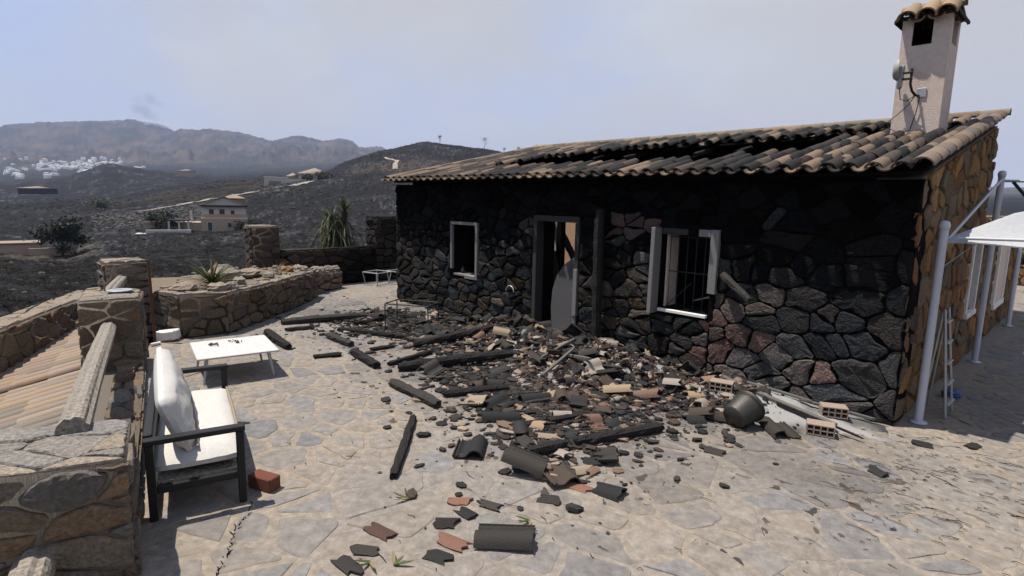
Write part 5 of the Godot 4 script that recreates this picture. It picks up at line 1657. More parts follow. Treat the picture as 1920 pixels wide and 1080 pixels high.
	var tint := [dark[0], dark[1], dark[2], Color(0.12, 0.07, 0.055), Color(0.34, 0.17, 0.12), Color(0.34, 0.20, 0.14), Color(0.52, 0.39, 0.26), Color(0.28, 0.18, 0.145)]
	for t in T:
		var c: Color = vary(tint[t[3]], 0.1)
		var mesh: ArrayMesh
		var lift := 0.02
		match t[2]:
			0: mesh = s_tile(rng.randf_range(0.38, 0.44), c, rng.randf_range(0.0, 0.2)); lift = 0.022
			1: mesh = barrel(0.22, 0.105, 0.095, 0.015, c, PI * 0.42, 0.02); lift = 0.006
			_: mesh = shard_mesh(rng.randf_range(0.14, 0.22), rng.randf_range(0.10, 0.16), 0.12, c); lift = 0.012
		var yaw: float = t[4]
		var tl := 0.05 if mound(t[0], t[1]) < 0.02 else 0.35
		if t[0] < -1.8 and t[0] > -2.0 and t[1] > 3.7 and t[1] < 3.9: lift = 0.10; tl = 0.3
		single("roof_tile_piece", mesh, M.roof_tile, Transform3D(Basis(Vector3.UP, yaw + PI * 0.5) * Basis(Vector3.RIGHT, rng.randf_range(-tl, tl)) * Basis(Vector3.BACK, rng.randf_range(-tl, tl) * 0.6), Vector3(t[0], mound(t[0], t[1]) + lift, t[1])), t[5], "roof tile", "fallen roof tiles")
	# the heap: broken tiles too alike to name one by one
	var kinds := []
	var hue := ["jet black", "sooty black", "dark grey", "scorched brown"]
	var tones := dark + dark + dark + warm
	for i in tones.size():
		var c: Color = tones[i]
		var word: String = hue[i % 4] if i < 12 else ["terracotta", "pale orange", "cream", "reddish brown", "ash white"][i - 12]
		kinds.append([s_tile(rng.randf_range(0.24, 0.38), c, rng.randf_range(0.2, 0.5)), word + " large broken tile"])
		kinds.append([shard_mesh(rng.randf_range(0.14, 0.26), rng.randf_range(0.10, 0.18), 0.10, c), word + " curved tile shard"])
		kinds.append([shard_mesh(rng.randf_range(0.08, 0.16), rng.randf_range(0.06, 0.11), 0.12, c), word + " small tile shard"])
	var zones := [
		[-4.9, 0.8, 0.95, 0.6, 66, "broken clay tile in the rubble heap before the doorway"],
		[-3.2, 1.0, 0.95, 0.7, 62, "broken clay tile in the rubble heap below the barred window"],
		[-6.6, 1.2, 1.2, 0.7, 50, "broken clay tile in the rubble below the small window"],
		[-2.6, 2.5, 0.6, 0.65, 30, "broken clay tile scattered in front of the main heap"],
		[-1.85, 0.85, 0.4, 0.4, 22, "broken clay tile mixed into the ash near the bucket"],
		[-3.7, 2.25, 0.75, 0.55, 44, "broken clay tile lying between the middle beams"],
		[-1.75, 3.35, 0.22, 0.32, 20, "broken clay tile beside the foremost short log"],
		[-8.0, 1.6, 0.6, 0.6, 14, "broken clay tile among the charred beams at the terrace's far end"]]
	for zn in zones:
		var k := 0
		while k < zn[4]:
			var x: float = zn[0] + rng.randfn() * zn[2] * 0.75
			var z: float = zn[1] + rng.randfn() * zn[3] * 0.75
			if z < 0.16 or x > -0.9 or (x < -4.5 and x > -5.5 and z < 0.25): continue
			k += 1
			var pick: int = (rng.randi() % (kinds.size() / 3)) * 3 + [0, 1, 1, 2, 2, 2][rng.randi() % 6]
			if zn[0] < -6.0 and pick > 35 and rng.randf() < 0.6: pick = pick % 36
			var thick := mound(x, z)
			single("tile_fragment", kinds[pick][0], M.roof_tile, tumble(x, z, rng.randf_range(0.0, 0.05) + thick * 0.12, 0.25 + minf(thick * 3.0, 0.5)), kinds[pick][1] + zn[5].trim_prefix("broken clay tile"), "tile fragment", zn[5])
	# crumbs of char, tile and plaster, past counting
	var chip := new_st()
	chip.set_smooth_group(-1)
	chip.set_color(Color(1, 1, 1))
	var rim := [Vector2(-0.5, -0.2), Vector2(-0.1, -0.48), Vector2(0.42, -0.3), Vector2(0.5, 0.15), Vector2(0.05, 0.5), Vector2(-0.38, 0.28)]
	for i in 6:
		var a := Vector3(rim[i].x, 0.09, rim[i].y)
		var b := Vector3(rim[(i + 1) % 6].x, 0.09 + 0.05 * (i % 2), rim[(i + 1) % 6].y)
		var dn := Vector3(0, -0.2, 0)
		tri(chip, Vector3(0.02, 0.14, -0.03), a, b)
		tri(chip, Vector3(0, -0.1, 0), b + dn, a + dn)
		quad(chip, a, a + dn, b + dn, b)
	var mm := MultiMesh.new()
	mm.transform_format = MultiMesh.TRANSFORM_3D
	mm.use_colors = true
	mm.mesh = done(chip)
	var total := 13000
	mm.instance_count = total
	for k in total:
		var zn = zones[[0, 0, 1, 1, 2, 2, 3, 3, 4, 5, 5, 7][rng.randi() % 12]]
		var wide := 0.85 if rng.randf() < 0.85 else 1.5
		var x: float = zn[0] + rng.randfn() * zn[2] * wide
		var z: float = maxf(zn[1] + rng.randfn() * zn[3] * wide, 0.06)
		if x > -0.6 and rng.randf() < 0.8: x -= 1.5
		var size := 0.018 + 0.12 * pow(rng.randf(), 3.2)
		var c: Color = dark[rng.randi() % 4] if rng.randf() < 0.66 else (warm[rng.randi() % 5] if rng.randf() < 0.75 else Color(0.42, 0.41, 0.395))
		if c.r > 0.2 and (x < -6.0 or mound(x, z) < 0.02) and rng.randf() < 0.75: c = dark[rng.randi() % 4]
		mm.set_instance_transform(k, Transform3D(Basis(Vector3.UP, rng.randf() * TAU) * Basis(Vector3(rng.randfn(), 0, rng.randfn()).normalized(), rng.randfn() * (0.12 + minf(mound(x, z) * 4.0, 0.6))) * Basis.from_scale(Vector3(size, size * rng.randf_range(0.5, 1.3), size * rng.randf_range(0.4, 1.2))), Vector3(x, mound(x, z) + size * 0.1 + 0.004, z)))
		mm.set_instance_color(k, vary(c, 0.2))
	var mi := MultiMeshInstance3D.new()
	mi.name = "rubble_crumbs"
	mi.multimesh = mm
	mi.material_override = M.ash
	add_child(mi)
	tag(mi, "fine crumbs of char and broken tile strewn over the rubble", "rubble", "", "stuff")
	# bits of charred straw on the paving before the gable
	var sw := new_st()
	for k in 420:
		var x := 0.5 + rng.randfn() * 0.55
		var z := 1.25 + rng.randfn() * 0.75
		if k > 330:
			x = -1.5 + rng.randfn() * 1.3; z = 3.6 + rng.randfn() * 1.0
		var a := rng.randf_range(-0.6, 0.6) - 0.1
		var l := 0.02 + 0.16 * pow(rng.randf(), 3.0)
		var d := Vector3(cos(a), 0, sin(a)) * l
		var p := Vector3(x, 0.011, z)
		tube(sw, [p, p + d * 0.5 + Vector3(rng.randf_range(-0.02, 0.02), 0.004, rng.randf_range(-0.02, 0.02)), p + d], [0.0022, 0.0028, 0.0015], 4)
	for k in 46:
		var t := rng.randf()
		var p := Vector3(-2.2, 0.008, 6.2).lerp(Vector3(-2.95, 0.008, 5.72), t) + Vector3(sin(t * 9.0) * 0.03 + rng.randf_range(-0.015, 0.015), 0, rng.randf_range(-0.015, 0.015))
		tube(sw, [p, p + Vector3(rng.randf_range(-0.04, 0.01), 0.004, rng.randf_range(-0.03, 0.01))], [0.004, 0.002], 4)
	single("charred_straw", done(sw), M.soot_black, Transform3D(), "scraps of charred straw scattered on the pale paving", "straw", "", "stuff")
	# bucket
	var bk := thing("metal_bucket", "dented grey metal bucket lying tipped over in front of the ash", "bucket")
	var bs := new_st()
	lathe(bs, [Vector2(0, 0), Vector2(0.125, 0), Vector2(0.132, 0.01), Vector2(0.175, 0.27), Vector2(0.183, 0.275), Vector2(0.183, 0.285), Vector2(0.17, 0.285), Vector2(0.122, 0.015), Vector2(0, 0.012)], 28)
	part(bk, "pail", done(bs), M.bucket)
	var hp := []
	var hr := []
	for k in 11:
		var a := PI * k / 10.0
		hp.append(Vector3(cos(a) * 0.185, 0.26 - sin(a) * 0.03, sin(a) * 0.19)); hr.append(0.005)
	var hs := new_st()
	tube(hs, hp, hr, 6)
	part(bk, "handle", done(hs), M.iron)
	var ax := Vector3(0.19, 0.30, -0.92).normalized()
	var sd := ax.cross(Vector3.UP).normalized()
	bk.transform = Transform3D(Basis(sd, ax, sd.cross(ax)), Vector3(-1.14, 0.128, 1.42))
	# hollow bricks
	var BR := [[-0.46, 0.86, 0.35, "hollow clay brick lying lowest, farthest from the wall"], [-0.50, 0.34, 0.5, "hollow clay brick lying close to the wall by the gable corner"], [-1.62, 0.72, 0.3, "hollow clay brick half sunk in ash behind the bucket"]]
	for b in BR:
		var br := thing("hollow_brick", b[3], "brick", Vector3(b[0], mound(b[0], b[1]) + 0.002, b[1]), b[2], "hollow bricks in the ash")
		var s2 := new_st()
		# walls and webs round two rows of four cells, open at the end faces
		for y in [0.0, 0.052, 0.104]: box(s2, Vector3(-0.13, y, -0.085), Vector3(0.13, y + 0.011, 0.085))
		for k in 5: box(s2, Vector3(-0.13 + k * 0.0622, 0.0112, -0.085), Vector3(-0.13 + k * 0.0622 + 0.011, 0.1038, 0.085))
		part(br, "clay_body", done(s2), M.brick)
	# planks, laths and a fallen conduit
	var PL := [[-1.75, 0.40, -0.38, 0.66, 0.035, "long grey plank lying across the white ash"], [-0.86, 0.32, -0.16, 0.12, 0.02, "thin grey lath leaning towards the gable corner"], [-1.5, 0.30, -0.75, 0.30, 0.02, "thin burnt lath in the ash against the wall"], [-1.0, 0.62, -0.1, 0.75, 0.014, "slim dark stick pointing at the gable corner from the ash"], [-3.93, 1.70, -3.70, 1.0, 0.02, "thin grey pole propped on the heap below the doorway"], [-3.9, 1.15, -3.05, 1.45, 0.022, "dark metal bar lying over the heap's middle"], [-3.52, 1.86, -3.45, 1.3, 0.02, "short grey bar sticking from the heap"]]
	for p in PL:
		var a := Vector3(p[0], mound(p[0], p[1]) + 0.03, p[1])
		var b := Vector3(p[2], mound(p[2], p[3]) + 0.05, p[3])
		if p[4] > 0.019 and p[0] < -3.0: b.y += 0.16
		single("burnt_plank", beam_mesh(a.distance_to(b), p[4], 1.0, 0.06), M.grey_plank if p[4] > 0.018 else M.char, line_xf(a, b), p[5], "plank", "laths and planks in the debris")
	# black tube frame of a small table
	var tf := thing("table_frame", "bare black metal frame of a small burnt table", "frame", Vector3(-7.3, 0.0, 1.35), 0.55)
	var fw := 0.42; var fd := 0.24; var fh := 0.46
	for sx in [-1.0, 1.0]:
		for sz in [-1.0, 1.0]:
			part(tf, "leg", rod(Vector3(sx * fw, 0.02, sz * fd), Vector3(sx * fw, fh, sz * fd), 0.011, 6), M.iron)
		part(tf, "rail", rod(Vector3(sx * fw, fh, -fd), Vector3(sx * fw, fh, fd), 0.011, 6), M.iron)
		part(tf, "rail", rod(Vector3(-fw, fh, sx * fd), Vector3(fw, fh, sx * fd), 0.011, 6), M.iron)
		part(tf, "stretcher", rod(Vector3(-fw, 0.2, sx * fd), Vector3(fw, 0.2, sx * fd), 0.008, 6), M.iron)
	# pale chair frames at the far end
	for c in [[-12.3, -0.85, 0.3, "pale bare metal chair frame by the boundary wall, standing clear"], [-12.15, -1.5, 0.1, "pale bare metal chair frame half hidden by the cottage corner"]]:
		var ch := thing("chair_frame", c[3], "chair frame", Vector3(c[0], 0.0, c[1]), c[2], "burnt-out chair frames")
		var hw := 0.27
		for sx in [-1.0, 1.0]:
			for sz in [-1.0, 1.0]:
				part(ch, "leg", rod(Vector3(sx * hw * 0.8, 0.02, sz * hw * 0.8), Vector3(sx * hw, 0.36, sz * hw), 0.013, 6), M.galvanised)
			part(ch, "rail", rod(Vector3(sx * hw, 0.36, -hw), Vector3(sx * hw, 0.36, hw), 0.013, 6), M.galvanised)
			part(ch, "rail", rod(Vector3(-hw, 0.36, sx * hw), Vector3(hw, 0.36, sx * hw), 0.013, 6), M.galvanised)
			part(ch, "foot_rail", rod(Vector3(sx * hw * 0.8, 0.03, -hw), Vector3(sx * hw * 0.8, 0.03, hw), 0.014, 6), M.galvanised)
	# wilted green leaves
	var LV := [[-1.68, 5.42, "wilted leaf sprig beside the brown tile corner"], [-1.55, 5.32, "curled dry leaf at the foremost paving"], [-1.33, 4.30, "small green leaf sprig behind the large foremost tile"], [-2.18, 4.80, "pale green leaf alone on the paving beyond the orange strip"]]
	for v in LV:
		var sp := thing("leaf_sprig", v[2], "leaf", Vector3(v[0], 0.014, v[1]), rng.randf() * TAU, "wilted leaves on the paving")
		for k in 3: part(sp, "leaf", strap_mesh(rng.randf_range(0.08, 0.14), 0.022, -0.2), M.green_leaf if k < 2 else M.dry_leaf, Transform3D(Basis(Vector3.UP, k * 0.9) * Basis(Vector3.BACK, 0.12), Vector3.ZERO))

func ash_colour(x: float, z: float) -> Color:
	var n := n_patch.get_noise_2d(x * 3.0 + 40.0, z * 3.0)
	var c := Color(0.085, 0.08, 0.076)
	c = c.lerp(Color(0.20, 0.15, 0.12), clampf(0.3 + n * 1.5, 0.0, 0.8))
	var white := clampf(1.25 - pow((x + 1.2) / 1.35, 2) - pow((z - 0.4) / 0.8, 2) + n * 1.2, 0.0, 1.0)
	var w2 := clampf(1.0 - pow((x + 2.75) / 0.55, 2) - pow((z - 1.75) / 0.45, 2) + n * 1.2, 0.0, 1.0)
	return c.lerp(Color(0.50, 0.49, 0.48), maxf(white, w2 * 0.7))

# ---------------------------------------------------------------- distance
func crown_mesh(size: Vector3, leaves: int, leaf: float, clumps := 22) -> ArrayMesh:
	var st := new_st()
	st.set_smooth_group(-1)
	var C := []
	for k in clumps:
		var d := Vector3(rng.randfn(), rng.randfn(), rng.randfn()).normalized() * pow(rng.randf(), 0.4)
		C.append([d * 0.78, rng.randf_range(0.16, 0.34)])
	for k in leaves:
		var c = C[rng.randi() % clumps]
		var p: Vector3 = (c[0] + Vector3(rng.randfn(), rng.randfn(), rng.randfn()) * c[1] * 0.55) * size
		var u := Vector3(rng.randfn(), rng.randfn(), rng.randfn()).normalized() * leaf * rng.randf_range(0.6, 1.3)
		var v := u.cross(Vector3(rng.randfn(), rng.randfn(), rng.randfn()).normalized()) * 0.55
		quad(st, p - u, p + v, p + u, p - v)
	return done(st)

func branch(st: SurfaceTool, p: Vector3, d: Vector3, l: float, r: float, depth: int):
	var q := p + d * l * 0.5 + Vector3(rng.randf_range(-0.06, 0.06), 0, rng.randf_range(-0.06, 0.06)) * l
	var e := q + (d + Vector3(rng.randf_range(-0.25, 0.25), 0.1, rng.randf_range(-0.25, 0.25))).normalized() * l * 0.5
	tube(st, [p, q, e], [r, r * 0.8, r * 0.62], 5 if depth > 1 else 4)
	if depth == 0: return
	for k in (3 if depth > 1 else 4):
		var nd := (d * 0.75 + Vector3(rng.randf_range(-0.9, 0.9), rng.randf_range(-0.1, 0.6), rng.randf_range(-0.9, 0.9))).normalized()
		branch(st, e if k < 2 else q, nd, l * rng.randf_range(0.55, 0.8), r * 0.55, depth - 1)

func tree(called: String, at: Vector3, h: float, size: Vector3, n: int, leaf: float, m: Material, label: String, group := ""):
	var t := thing(called, label, "tree" if h > 1.5 else "bush", at, rng.randf() * TAU, group)
	var st := new_st()
	branch(st, Vector3(0, -0.3, 0), Vector3(0.04, 1, 0.03).normalized(), h * 0.5, h * 0.035, 2)
	part(t, "trunk", done(st), M.bark)
	part(t, "crown", crown_mesh(size, n, leaf), m, Transform3D(Basis(), Vector3(0, h * 0.62, 0)))

func roof_gable(st: SurfaceTool, lo: Vector3, hi: Vector3, rise: float, over := 0.3):
	# ridge along z
	var a := Vector3(lo.x - over, hi.y, lo.z - over)
	var b := Vector3(hi.x + over, hi.y, hi.z + over)
	var mx := (a.x + b.x) * 0.5
	var p := [Vector3(a.x, a.y, a.z), Vector3(b.x, a.y, a.z), Vector3(b.x, a.y, b.z), Vector3(a.x, a.y, b.z), Vector3(mx, a.y + rise, a.z), Vector3(mx, a.y + rise, b.z)]
	quad(st, p[0], p[3], p[5], p[4]); quad(st, p[1], p[4], p[5], p[2])
	tri(st, p[3], p[2], p[5]); tri(st, p[0], p[4], p[1]); quad(st, p[0], p[1], p[2], p[3])

func roof_hip(st: SurfaceTool, lo: Vector3, hi: Vector3, rise: float, over := 0.4):
	var a := Vector3(lo.x - over, hi.y, lo.z - over)
	var b := Vector3(hi.x + over, hi.y, hi.z + over)
	var c := Vector3((a.x + b.x) * 0.5, a.y + rise, (a.z + b.z) * 0.5)
	var p := [a, Vector3(b.x, a.y, a.z), Vector3(b.x, a.y, b.z), Vector3(a.x, a.y, b.z)]
	for i in 4: tri(st, p[i], c, p[(i + 1) % 4])
	quad(st, p[0], p[1], p[2], p[3])

func facing(at: Vector3) -> float:
	# turn that brings a thing's +z towards the terrace
	return atan2(EYE.x - at.x, EYE.z - at.z)

func build_distant():
	# pale two-storey villa on the opposite slope
	var at := on_land(Vector2(-110.6, -26.7), -0.4)
	var v := thing("villa", "cream two-storey villa with gabled roof on the burnt slope", "villa", at, facing(at))
	add_box(v, "lower_wall", Vector3(-3.6, -1.0, -4.0), Vector3(3.9, 2.7, 3.0), M.villa_pink, 0.02)
	add_box(v, "upper_wall", Vector3(-3.4, 2.702, -4.0), Vector3(3.7, 5.0, 1.6), M.villa_white, 0.02)
	var gs := new_st()
	tri(gs, Vector3(-3.4, 4.99, 1.6), Vector3(0.15, 6.35, 1.6), Vector3(3.7, 4.99, 1.6))
	tri(gs, Vector3(-3.4, 4.99, -4.0), Vector3(3.7, 4.99, -4.0), Vector3(0.15, 6.35, -4.0))
	part(v, "gable_face", done(gs), M.villa_white)
	var st := new_st()
	for sgn in [-1.0, 1.0]:
		var e := [Vector3(0.15, 6.38, -4.4), Vector3(0.15, 6.38, 1.9), Vector3(0.15 + sgn * 3.95, 4.87, 1.9), Vector3(0.15 + sgn * 3.95, 4.87, -4.4)]
		var up := Vector3(0, 0.16, 0)
		quad(st, e[0] + up, e[1] + up, e[2] + up, e[3] + up); quad(st, e[0], e[3], e[2], e[1])
		for i in 4: quad(st, e[i], e[i] + up, e[(i + 1) % 4] + up, e[(i + 1) % 4])
	part(v, "roof", done(st), M.villa_roof)
	var st2 := new_st()
	box(st2, Vector3(0.2, 5.0, -7.0), Vector3(3.6, 6.2, -4.3))
	roof_hip(st2, Vector3(0.2, 0, -7.0), Vector3(3.6, 6.2, -4.3), 0.8, 0.4)
	part(v, "roof_tower", done(st2), M.villa_roof)
	add_box(v, "balcony", Vector3(-3.55, 2.705, 1.62), Vector3(3.85, 3.35, 1.72), M.villa_pink, 0.01)
	add_box(v, "eave", Vector3(-3.7, 4.72, 1.61), Vector3(4.0, 4.95, 2.3), M.sofa_frame, 0.01)
	for w in [[-1.9, 3.0, 0.9, 1.5], [-0.2, 3.0, 1.0, 1.5], [1.5, 3.0, 0.7, 1.3]]:
		var win := add_box(v, "window", Vector3(w[0] - w[2] * 0.5, 2.8, 1.58), Vector3(w[0] + w[2] * 0.5, 2.8 + w[3], 1.63), M.villa_white, 0.01)
		add_box(win, "pane", Vector3(-w[2] * 0.42, -w[3] * 0.45, 0.02), Vector3(w[2] * 0.42, w[3] * 0.45, 0.035), M.villa_glass, 0.002)
	for w in [[0.9, 1.0, 0.7, 0.9], [-2.2, 0.4, 0.8, 1.6], [2.9, 0.9, 0.8, 1.0]]:
		var win := add_box(v, "window", Vector3(w[0] - w[2] * 0.5, w[1], 2.98), Vector3(w[0] + w[2] * 0.5, w[1] + w[3], 3.03), M.villa_white, 0.01)
		add_box(win, "pane", Vector3(-w[2] * 0.42, -w[3] * 0.45, 0.02), Vector3(w[2] * 0.42, w[3] * 0.45, 0.035), M.villa_glass, 0.002)
	add_box(v, "wing", Vector3(-6.2, -1.0, -3.0), Vector3(-3.61, 1.9, 2.0), M.villa_pink, 0.02)
	add_box(v, "chimney", Vector3(-5.4, 1.9, -1.4), Vector3(-5.0, 3.8, -1.0), M.villa_white, 0.02)
	# its pergola and pool terrace wall
	var pg := thing("garden_pergola", "dark flat pergola on pale posts beside the cream villa", "pergola", at, facing(at))
	add_box(pg, "canopy", Vector3(-8.6, 2.25, 0.5), Vector3(-5.2, 2.45, 4.0), M.sofa_frame, 0.02)
	for x in [-8.4, -6.9, -5.5]:
		add_box(pg, "post", Vector3(x - 0.14, -1.2, 3.6), Vector3(x + 0.14, 2.248, 3.88), M.villa_white, 0.02)
	var gw := thing("garden_wall", "long pinkish garden wall behind the pergola of the cream villa", "wall", at, facing(at))
	add_box(gw, "wall_face", Vector3(-12.5, -1.0, -0.6), Vector3(-6.3, 1.7, -0.2), M.villa_pink, 0.02)
	add_box(gw, "wall_cap", Vector3(-12.6, 1.702, -0.7), Vector3(-6.3, 1.85, -0.1), M.villa_roof, 0.02)
	var pt := thing("pool_terrace", "white walled pool terrace in front of the cream villa", "terrace wall", at, facing(at))
	add_box(pt, "retaining_wall", Vector3(-13.0, -2.0, 4.2), Vector3(-5.0, 0.25, 7.0), M.villa_white, 0.03)
	add_box(pt, "parapet", Vector3(-11.5, 0.252, 6.6), Vector3(-5.0, 0.85, 6.9), M.villa_white, 0.03)
	# second villa group on the saddle
	at = on_land(Vector2(-236.9, -101.8), -0.5)
	var b := thing("hill_villa", "low white villa with pale hipped roof on the saddle", "villa", at, facing(at))
	add_box(b, "wall", Vector3(-6.0, -1.5, -5.0), Vector3(7.0, 2.8, 4.0), M.villa_white, 0.05)
	var st3 := new_st()
	roof_hip(st3, Vector3(-6.0, 0, -5.0), Vector3(7.0, 2.79, 4.0), 2.6, 0.7)
	part(b, "roof", done(st3), M.villa_roof)
	for x in [-4.0, -1.0, 2.2, 5.0]: add_box(b, "window", Vector3(x - 0.6, 0.3, 3.95), Vector3(x + 0.6, 2.0, 4.06), M.villa_glass, 0.01)
	add_box(b, "wing", Vector3(-10.5, -1.5, -3.0), Vector3(-6.1, 1.5, 3.0), M.villa_pink, 0.05)
	var stw := new_st()
	roof_hip(stw, Vector3(-10.5, 0, -3.0), Vector3(-6.1, 1.49, 3.0), 1.6, 0.6)
	part(b, "roof", done(stw), M.villa_roof)
	add_box(b, "garden_wall", Vector3(-16.0, -2.2, 6.0), Vector3(12.0, 0.1, 6.5), M.villa_white, 0.03)
	at = on_land(Vector2(-217.6, -78.3), -0.3)
	var wb := thing("white_shed", "plain white flat-roofed block left of the saddle villa", "building", at, facing(at))
	add_box(wb, "wall", Vector3(-4.2, -1.0, -3.0), Vector3(4.2, 3.1, 3.0), M.villa_white, 0.05)
	add_box(wb, "parapet", Vector3(-4.3, 3.102, -3.1), Vector3(4.3, 3.4, 3.1), M.villa_white, 0.05)
	add_box(wb, "door", Vector3(-2.6, -1.0, 2.99), Vector3(1.6, 1.9, 3.05), M.villa_roof, 0.02)
	# farm walls and tree in the hollow
	at = on_land(Vector2(-96.5, 3.0), 0.0)
	var f := thing("farm_shed", "tan flat-roofed shed at the picture's edge beside the round tree", "shed", at, facing(at))
	add_box(f, "wall", Vector3(-9.0, -1.0, -3.0), Vector3(2.4, 1.35, 1.0), M.villa_pink, 0.03)
	add_box(f, "roof", Vector3(-9.2, 1.352, -3.2), Vector3(2.6, 1.55, 1.2), M.villa_roof, 0.03)
	add_box(f, "yard_wall", Vector3(1.2, -1.0, 1.2), Vector3(6.2, 0.8, 1.6), M.villa_pink, 0.03)
	tree("olive_tree", on_land(Vector2(-93.2, -1.5)), 4.6, Vector3(3.4, 2.4, 3.2), 3600, 0.26, M.dark_leaf, "round dark green tree standing by the tan shed")
	# scorched bushes
	for k in [[-206.6, -21.9, 3.4, "rounded brown scorched bush crowning the dark knoll"], [-114.0, -18.0, 3.2, "grey-green burnt bush at the garden wall's near end"], [-105.0, -27.5, 1.6, "low dark bush before the cream villa's doorway"], [-104.0, -30.0, 1.6, "low dark bush before the cream villa's far corner"], [-228.0, -95.0, 3.0, "thin dark tree before the saddle villa's wing"], [-231.0, -103.0, 3.4, "thin dark tree before the saddle villa's door"]]:
		tree("scorched_bush", on_land(Vector2(k[0], k[1])), k[2] * 0.9, Vector3(k[2] * 1.1, k[2] * 0.6, k[2]), 1100, k[2] * 0.075, M.olive_leaf if k[2] > 3.3 else M.dark_leaf, k[3], "scorched bushes on the slope")
	for k in [[-308.5, -221.4, 5.6, "bare burnt tree on the very top of the black hill"], [-294.1, -247.5, 7.5, "bare burnt tree with bushy head down the black hill's far shoulder"], [-282.3, -267.8, 5.5, "small bare tree just above the cottage eaves"], [-287.4, -259.5, 3.6, "tiny bare tree between two larger ones on the hill shoulder"]]:
		var t := thing("burnt_tree", k[3], "tree", on_land(Vector2(k[0], k[1])), rng.randf() * TAU, "burnt trees on the hill crest")
		var ts := new_st()
		branch(ts, Vector3(0, -0.4, 0), Vector3.UP, k[2] * 0.5, 0.16, 3)
		part(t, "trunk", done(ts), M.bark)
		part(t, "crown", crown_mesh(Vector3(k[2] * 0.26, k[2] * 0.22, k[2] * 0.26), 260, 0.16, 14), M.dark_leaf, Transform3D(Basis(), Vector3(0, k[2] * 0.82, 0)))
	var pole_at := on_land(Vector2(-273.7, -276.4))
	single("utility_pole", rod(Vector3(0, -1, 0), Vector3(0, 9.5, 0), 0.28, 6), M.bark, Transform3D(Basis(), pole_at), "dark wooden pole poking up behind the cottage roof", "pole")
	# tracks
	ribbon("dirt_track", [[Vector2(-180.5, -26.8), 3.4], [Vector2(-184.0, -33.0), 2.2], [Vector2(-193.0, -41.5), 1.0], [Vector2(-201.0, -50.0), 1.0], [Vector2(-193.9, -55.4), 1.6], [Vector2(-185.4, -58.3), 2.2], [Vector2(-186.0, -65.6), 2.2], [Vector2(-196.3, -77.4), 2.0], [Vector2(-207.0, -86.5), 1.8]], "pale dirt track climbing past the cream villa")
	ribbon("hill_path", [[Vector2(-222.0, -133.0), 1.2], [Vector2(-238.0, -143.0), 1.0], [Vector2(-250.0, -152.0), 1.0], [Vector2(-268.0, -157.0), 0.9], [Vector2(-275.0, -160.0), 0.6]], "thin pale path up the side of the black hill")
	# town
	var house_mesh := []
	for k in 4:
		var s := new_st()
		var w := rng.randf_range(7.0, 15.0)
		var h := rng.randf_range(3.5, 6.5)
		box(s, Vector3(-w * 0.5, -6.0, -5.0), Vector3(w * 0.5, h, 5.0))
		box(s, Vector3(-w * 0.5 + 1.0, h, -4.0), Vector3(w * 0.5 - 2.0, h + 1.6, 1.0))
		house_mesh.append(done(s))
	var placed := 0
	while placed < 230:
		var az := -39.6 + rng.randf() * 5.4 if rng.randf() < 0.85 else -41.6 + rng.randf() * 3.0
		var r := rng.randf_range(2050.0, 2600.0)
		if placed > 195:
			az = -41.5 + rng.randf() * 9.0; r = rng.randf_range(1250.0, 1900.0)
		elif az > -36.0 and r < 2250.0: continue
		var th := deg_to_rad(az)
		var p := EYE + (AHEAD * cos(th) + ASIDE * sin(th)) * r
		placed += 1
		var near := placed > 195
		single("town_house", house_mesh[rng.randi() % 4], M.town_white if rng.randf() < 0.85 else M.villa_pink, Transform3D(Basis(Vector3.UP, facing(p) + rng.randf_range(-0.5, 0.5)), on_land(Vector2(p.x, p.z))), "small white house scattered on the valley floor below the town" if near else "small white house in the hazy hillside town", "house", "outlying valley houses" if near else "houses of the distant town")
	at = on_land(Vector2(-557.0, -33.0), 0.0)
	var fh := thing("ruined_farmhouse", "long dark farmhouse with pale roof edge in the burnt valley", "farmhouse", at, facing(at))
	add_box(fh, "wall", Vector3(-12.0, -1.0, -4.0), Vector3(11.0, 4.0, 4.0), M.soot_plaster, 0.05)
	var fs := new_st()
	roof_hip(fs, Vector3(-12.0, 0, -4.0), Vector3(11.0, 3.99, 4.0), 1.6, 0.6)
	part(fh, "roof", done(fs), M.villa_roof)
	at = on_land(Vector2(-774.2, -189.0), 0.0)
	var fr := thing("ochre_house", "small ochre house on the dark rise before the mountains", "house", at, facing(at))
	add_box(fr, "wall", Vector3(-9.0, -2.0, -4.0), Vector3(9.0, 6.0, 4.0), M.villa_pink, 0.05)
	var fs2 := new_st()
	roof_hip(fs2, Vector3(-9.0, 0, -4.0), Vector3(9.0, 5.99, 4.0), 2.2, 0.6)
	part(fr, "roof", done(fs2), M.villa_roof)
	# burnt scrub all over the slope
	var mm := MultiMesh.new()
	mm.transform_format = MultiMesh.TRANSFORM_3D
	mm.use_colors = true
	mm.mesh = twig_mesh(16, 0.7, 0.012)
	var n := 15000
	mm.instance_count = n
	for k in n:
		var az := rng.randf_range(-48.0, 3.0)
		var r := 19.0 * pow(22.0, pow(rng.randf(), 0.85))
		var th := deg_to_rad(az)
		var p := EYE + (AHEAD * cos(th) + ASIDE * sin(th)) * r
		if (az < -12.0 and r < 20.0) or p.x > -13.6: p = EYE + (AHEAD * cos(th) + ASIDE * sin(th)) * (r + 30.0)
		p.y = ground_y(p.x, p.z)
		var s := rng.randf_range(0.3, 1.0) * (0.6 + r / 260.0)
		mm.set_instance_transform(k, Transform3D(Basis(Vector3.UP, rng.randf() * TAU).scaled(Vector3(s, s * rng.randf_range(0.4, 0.9), s)), p))
		mm.set_instance_color(k, vary(Color(0.022, 0.021, 0.021) if rng.randf() < 0.75 else Color(0.10, 0.08, 0.06), 0.3))
	var mi := MultiMeshInstance3D.new()
	mi.name = "burnt_scrub"
	mi.multimesh = mm
	mi.material_override = M.ash
	add_child(mi)
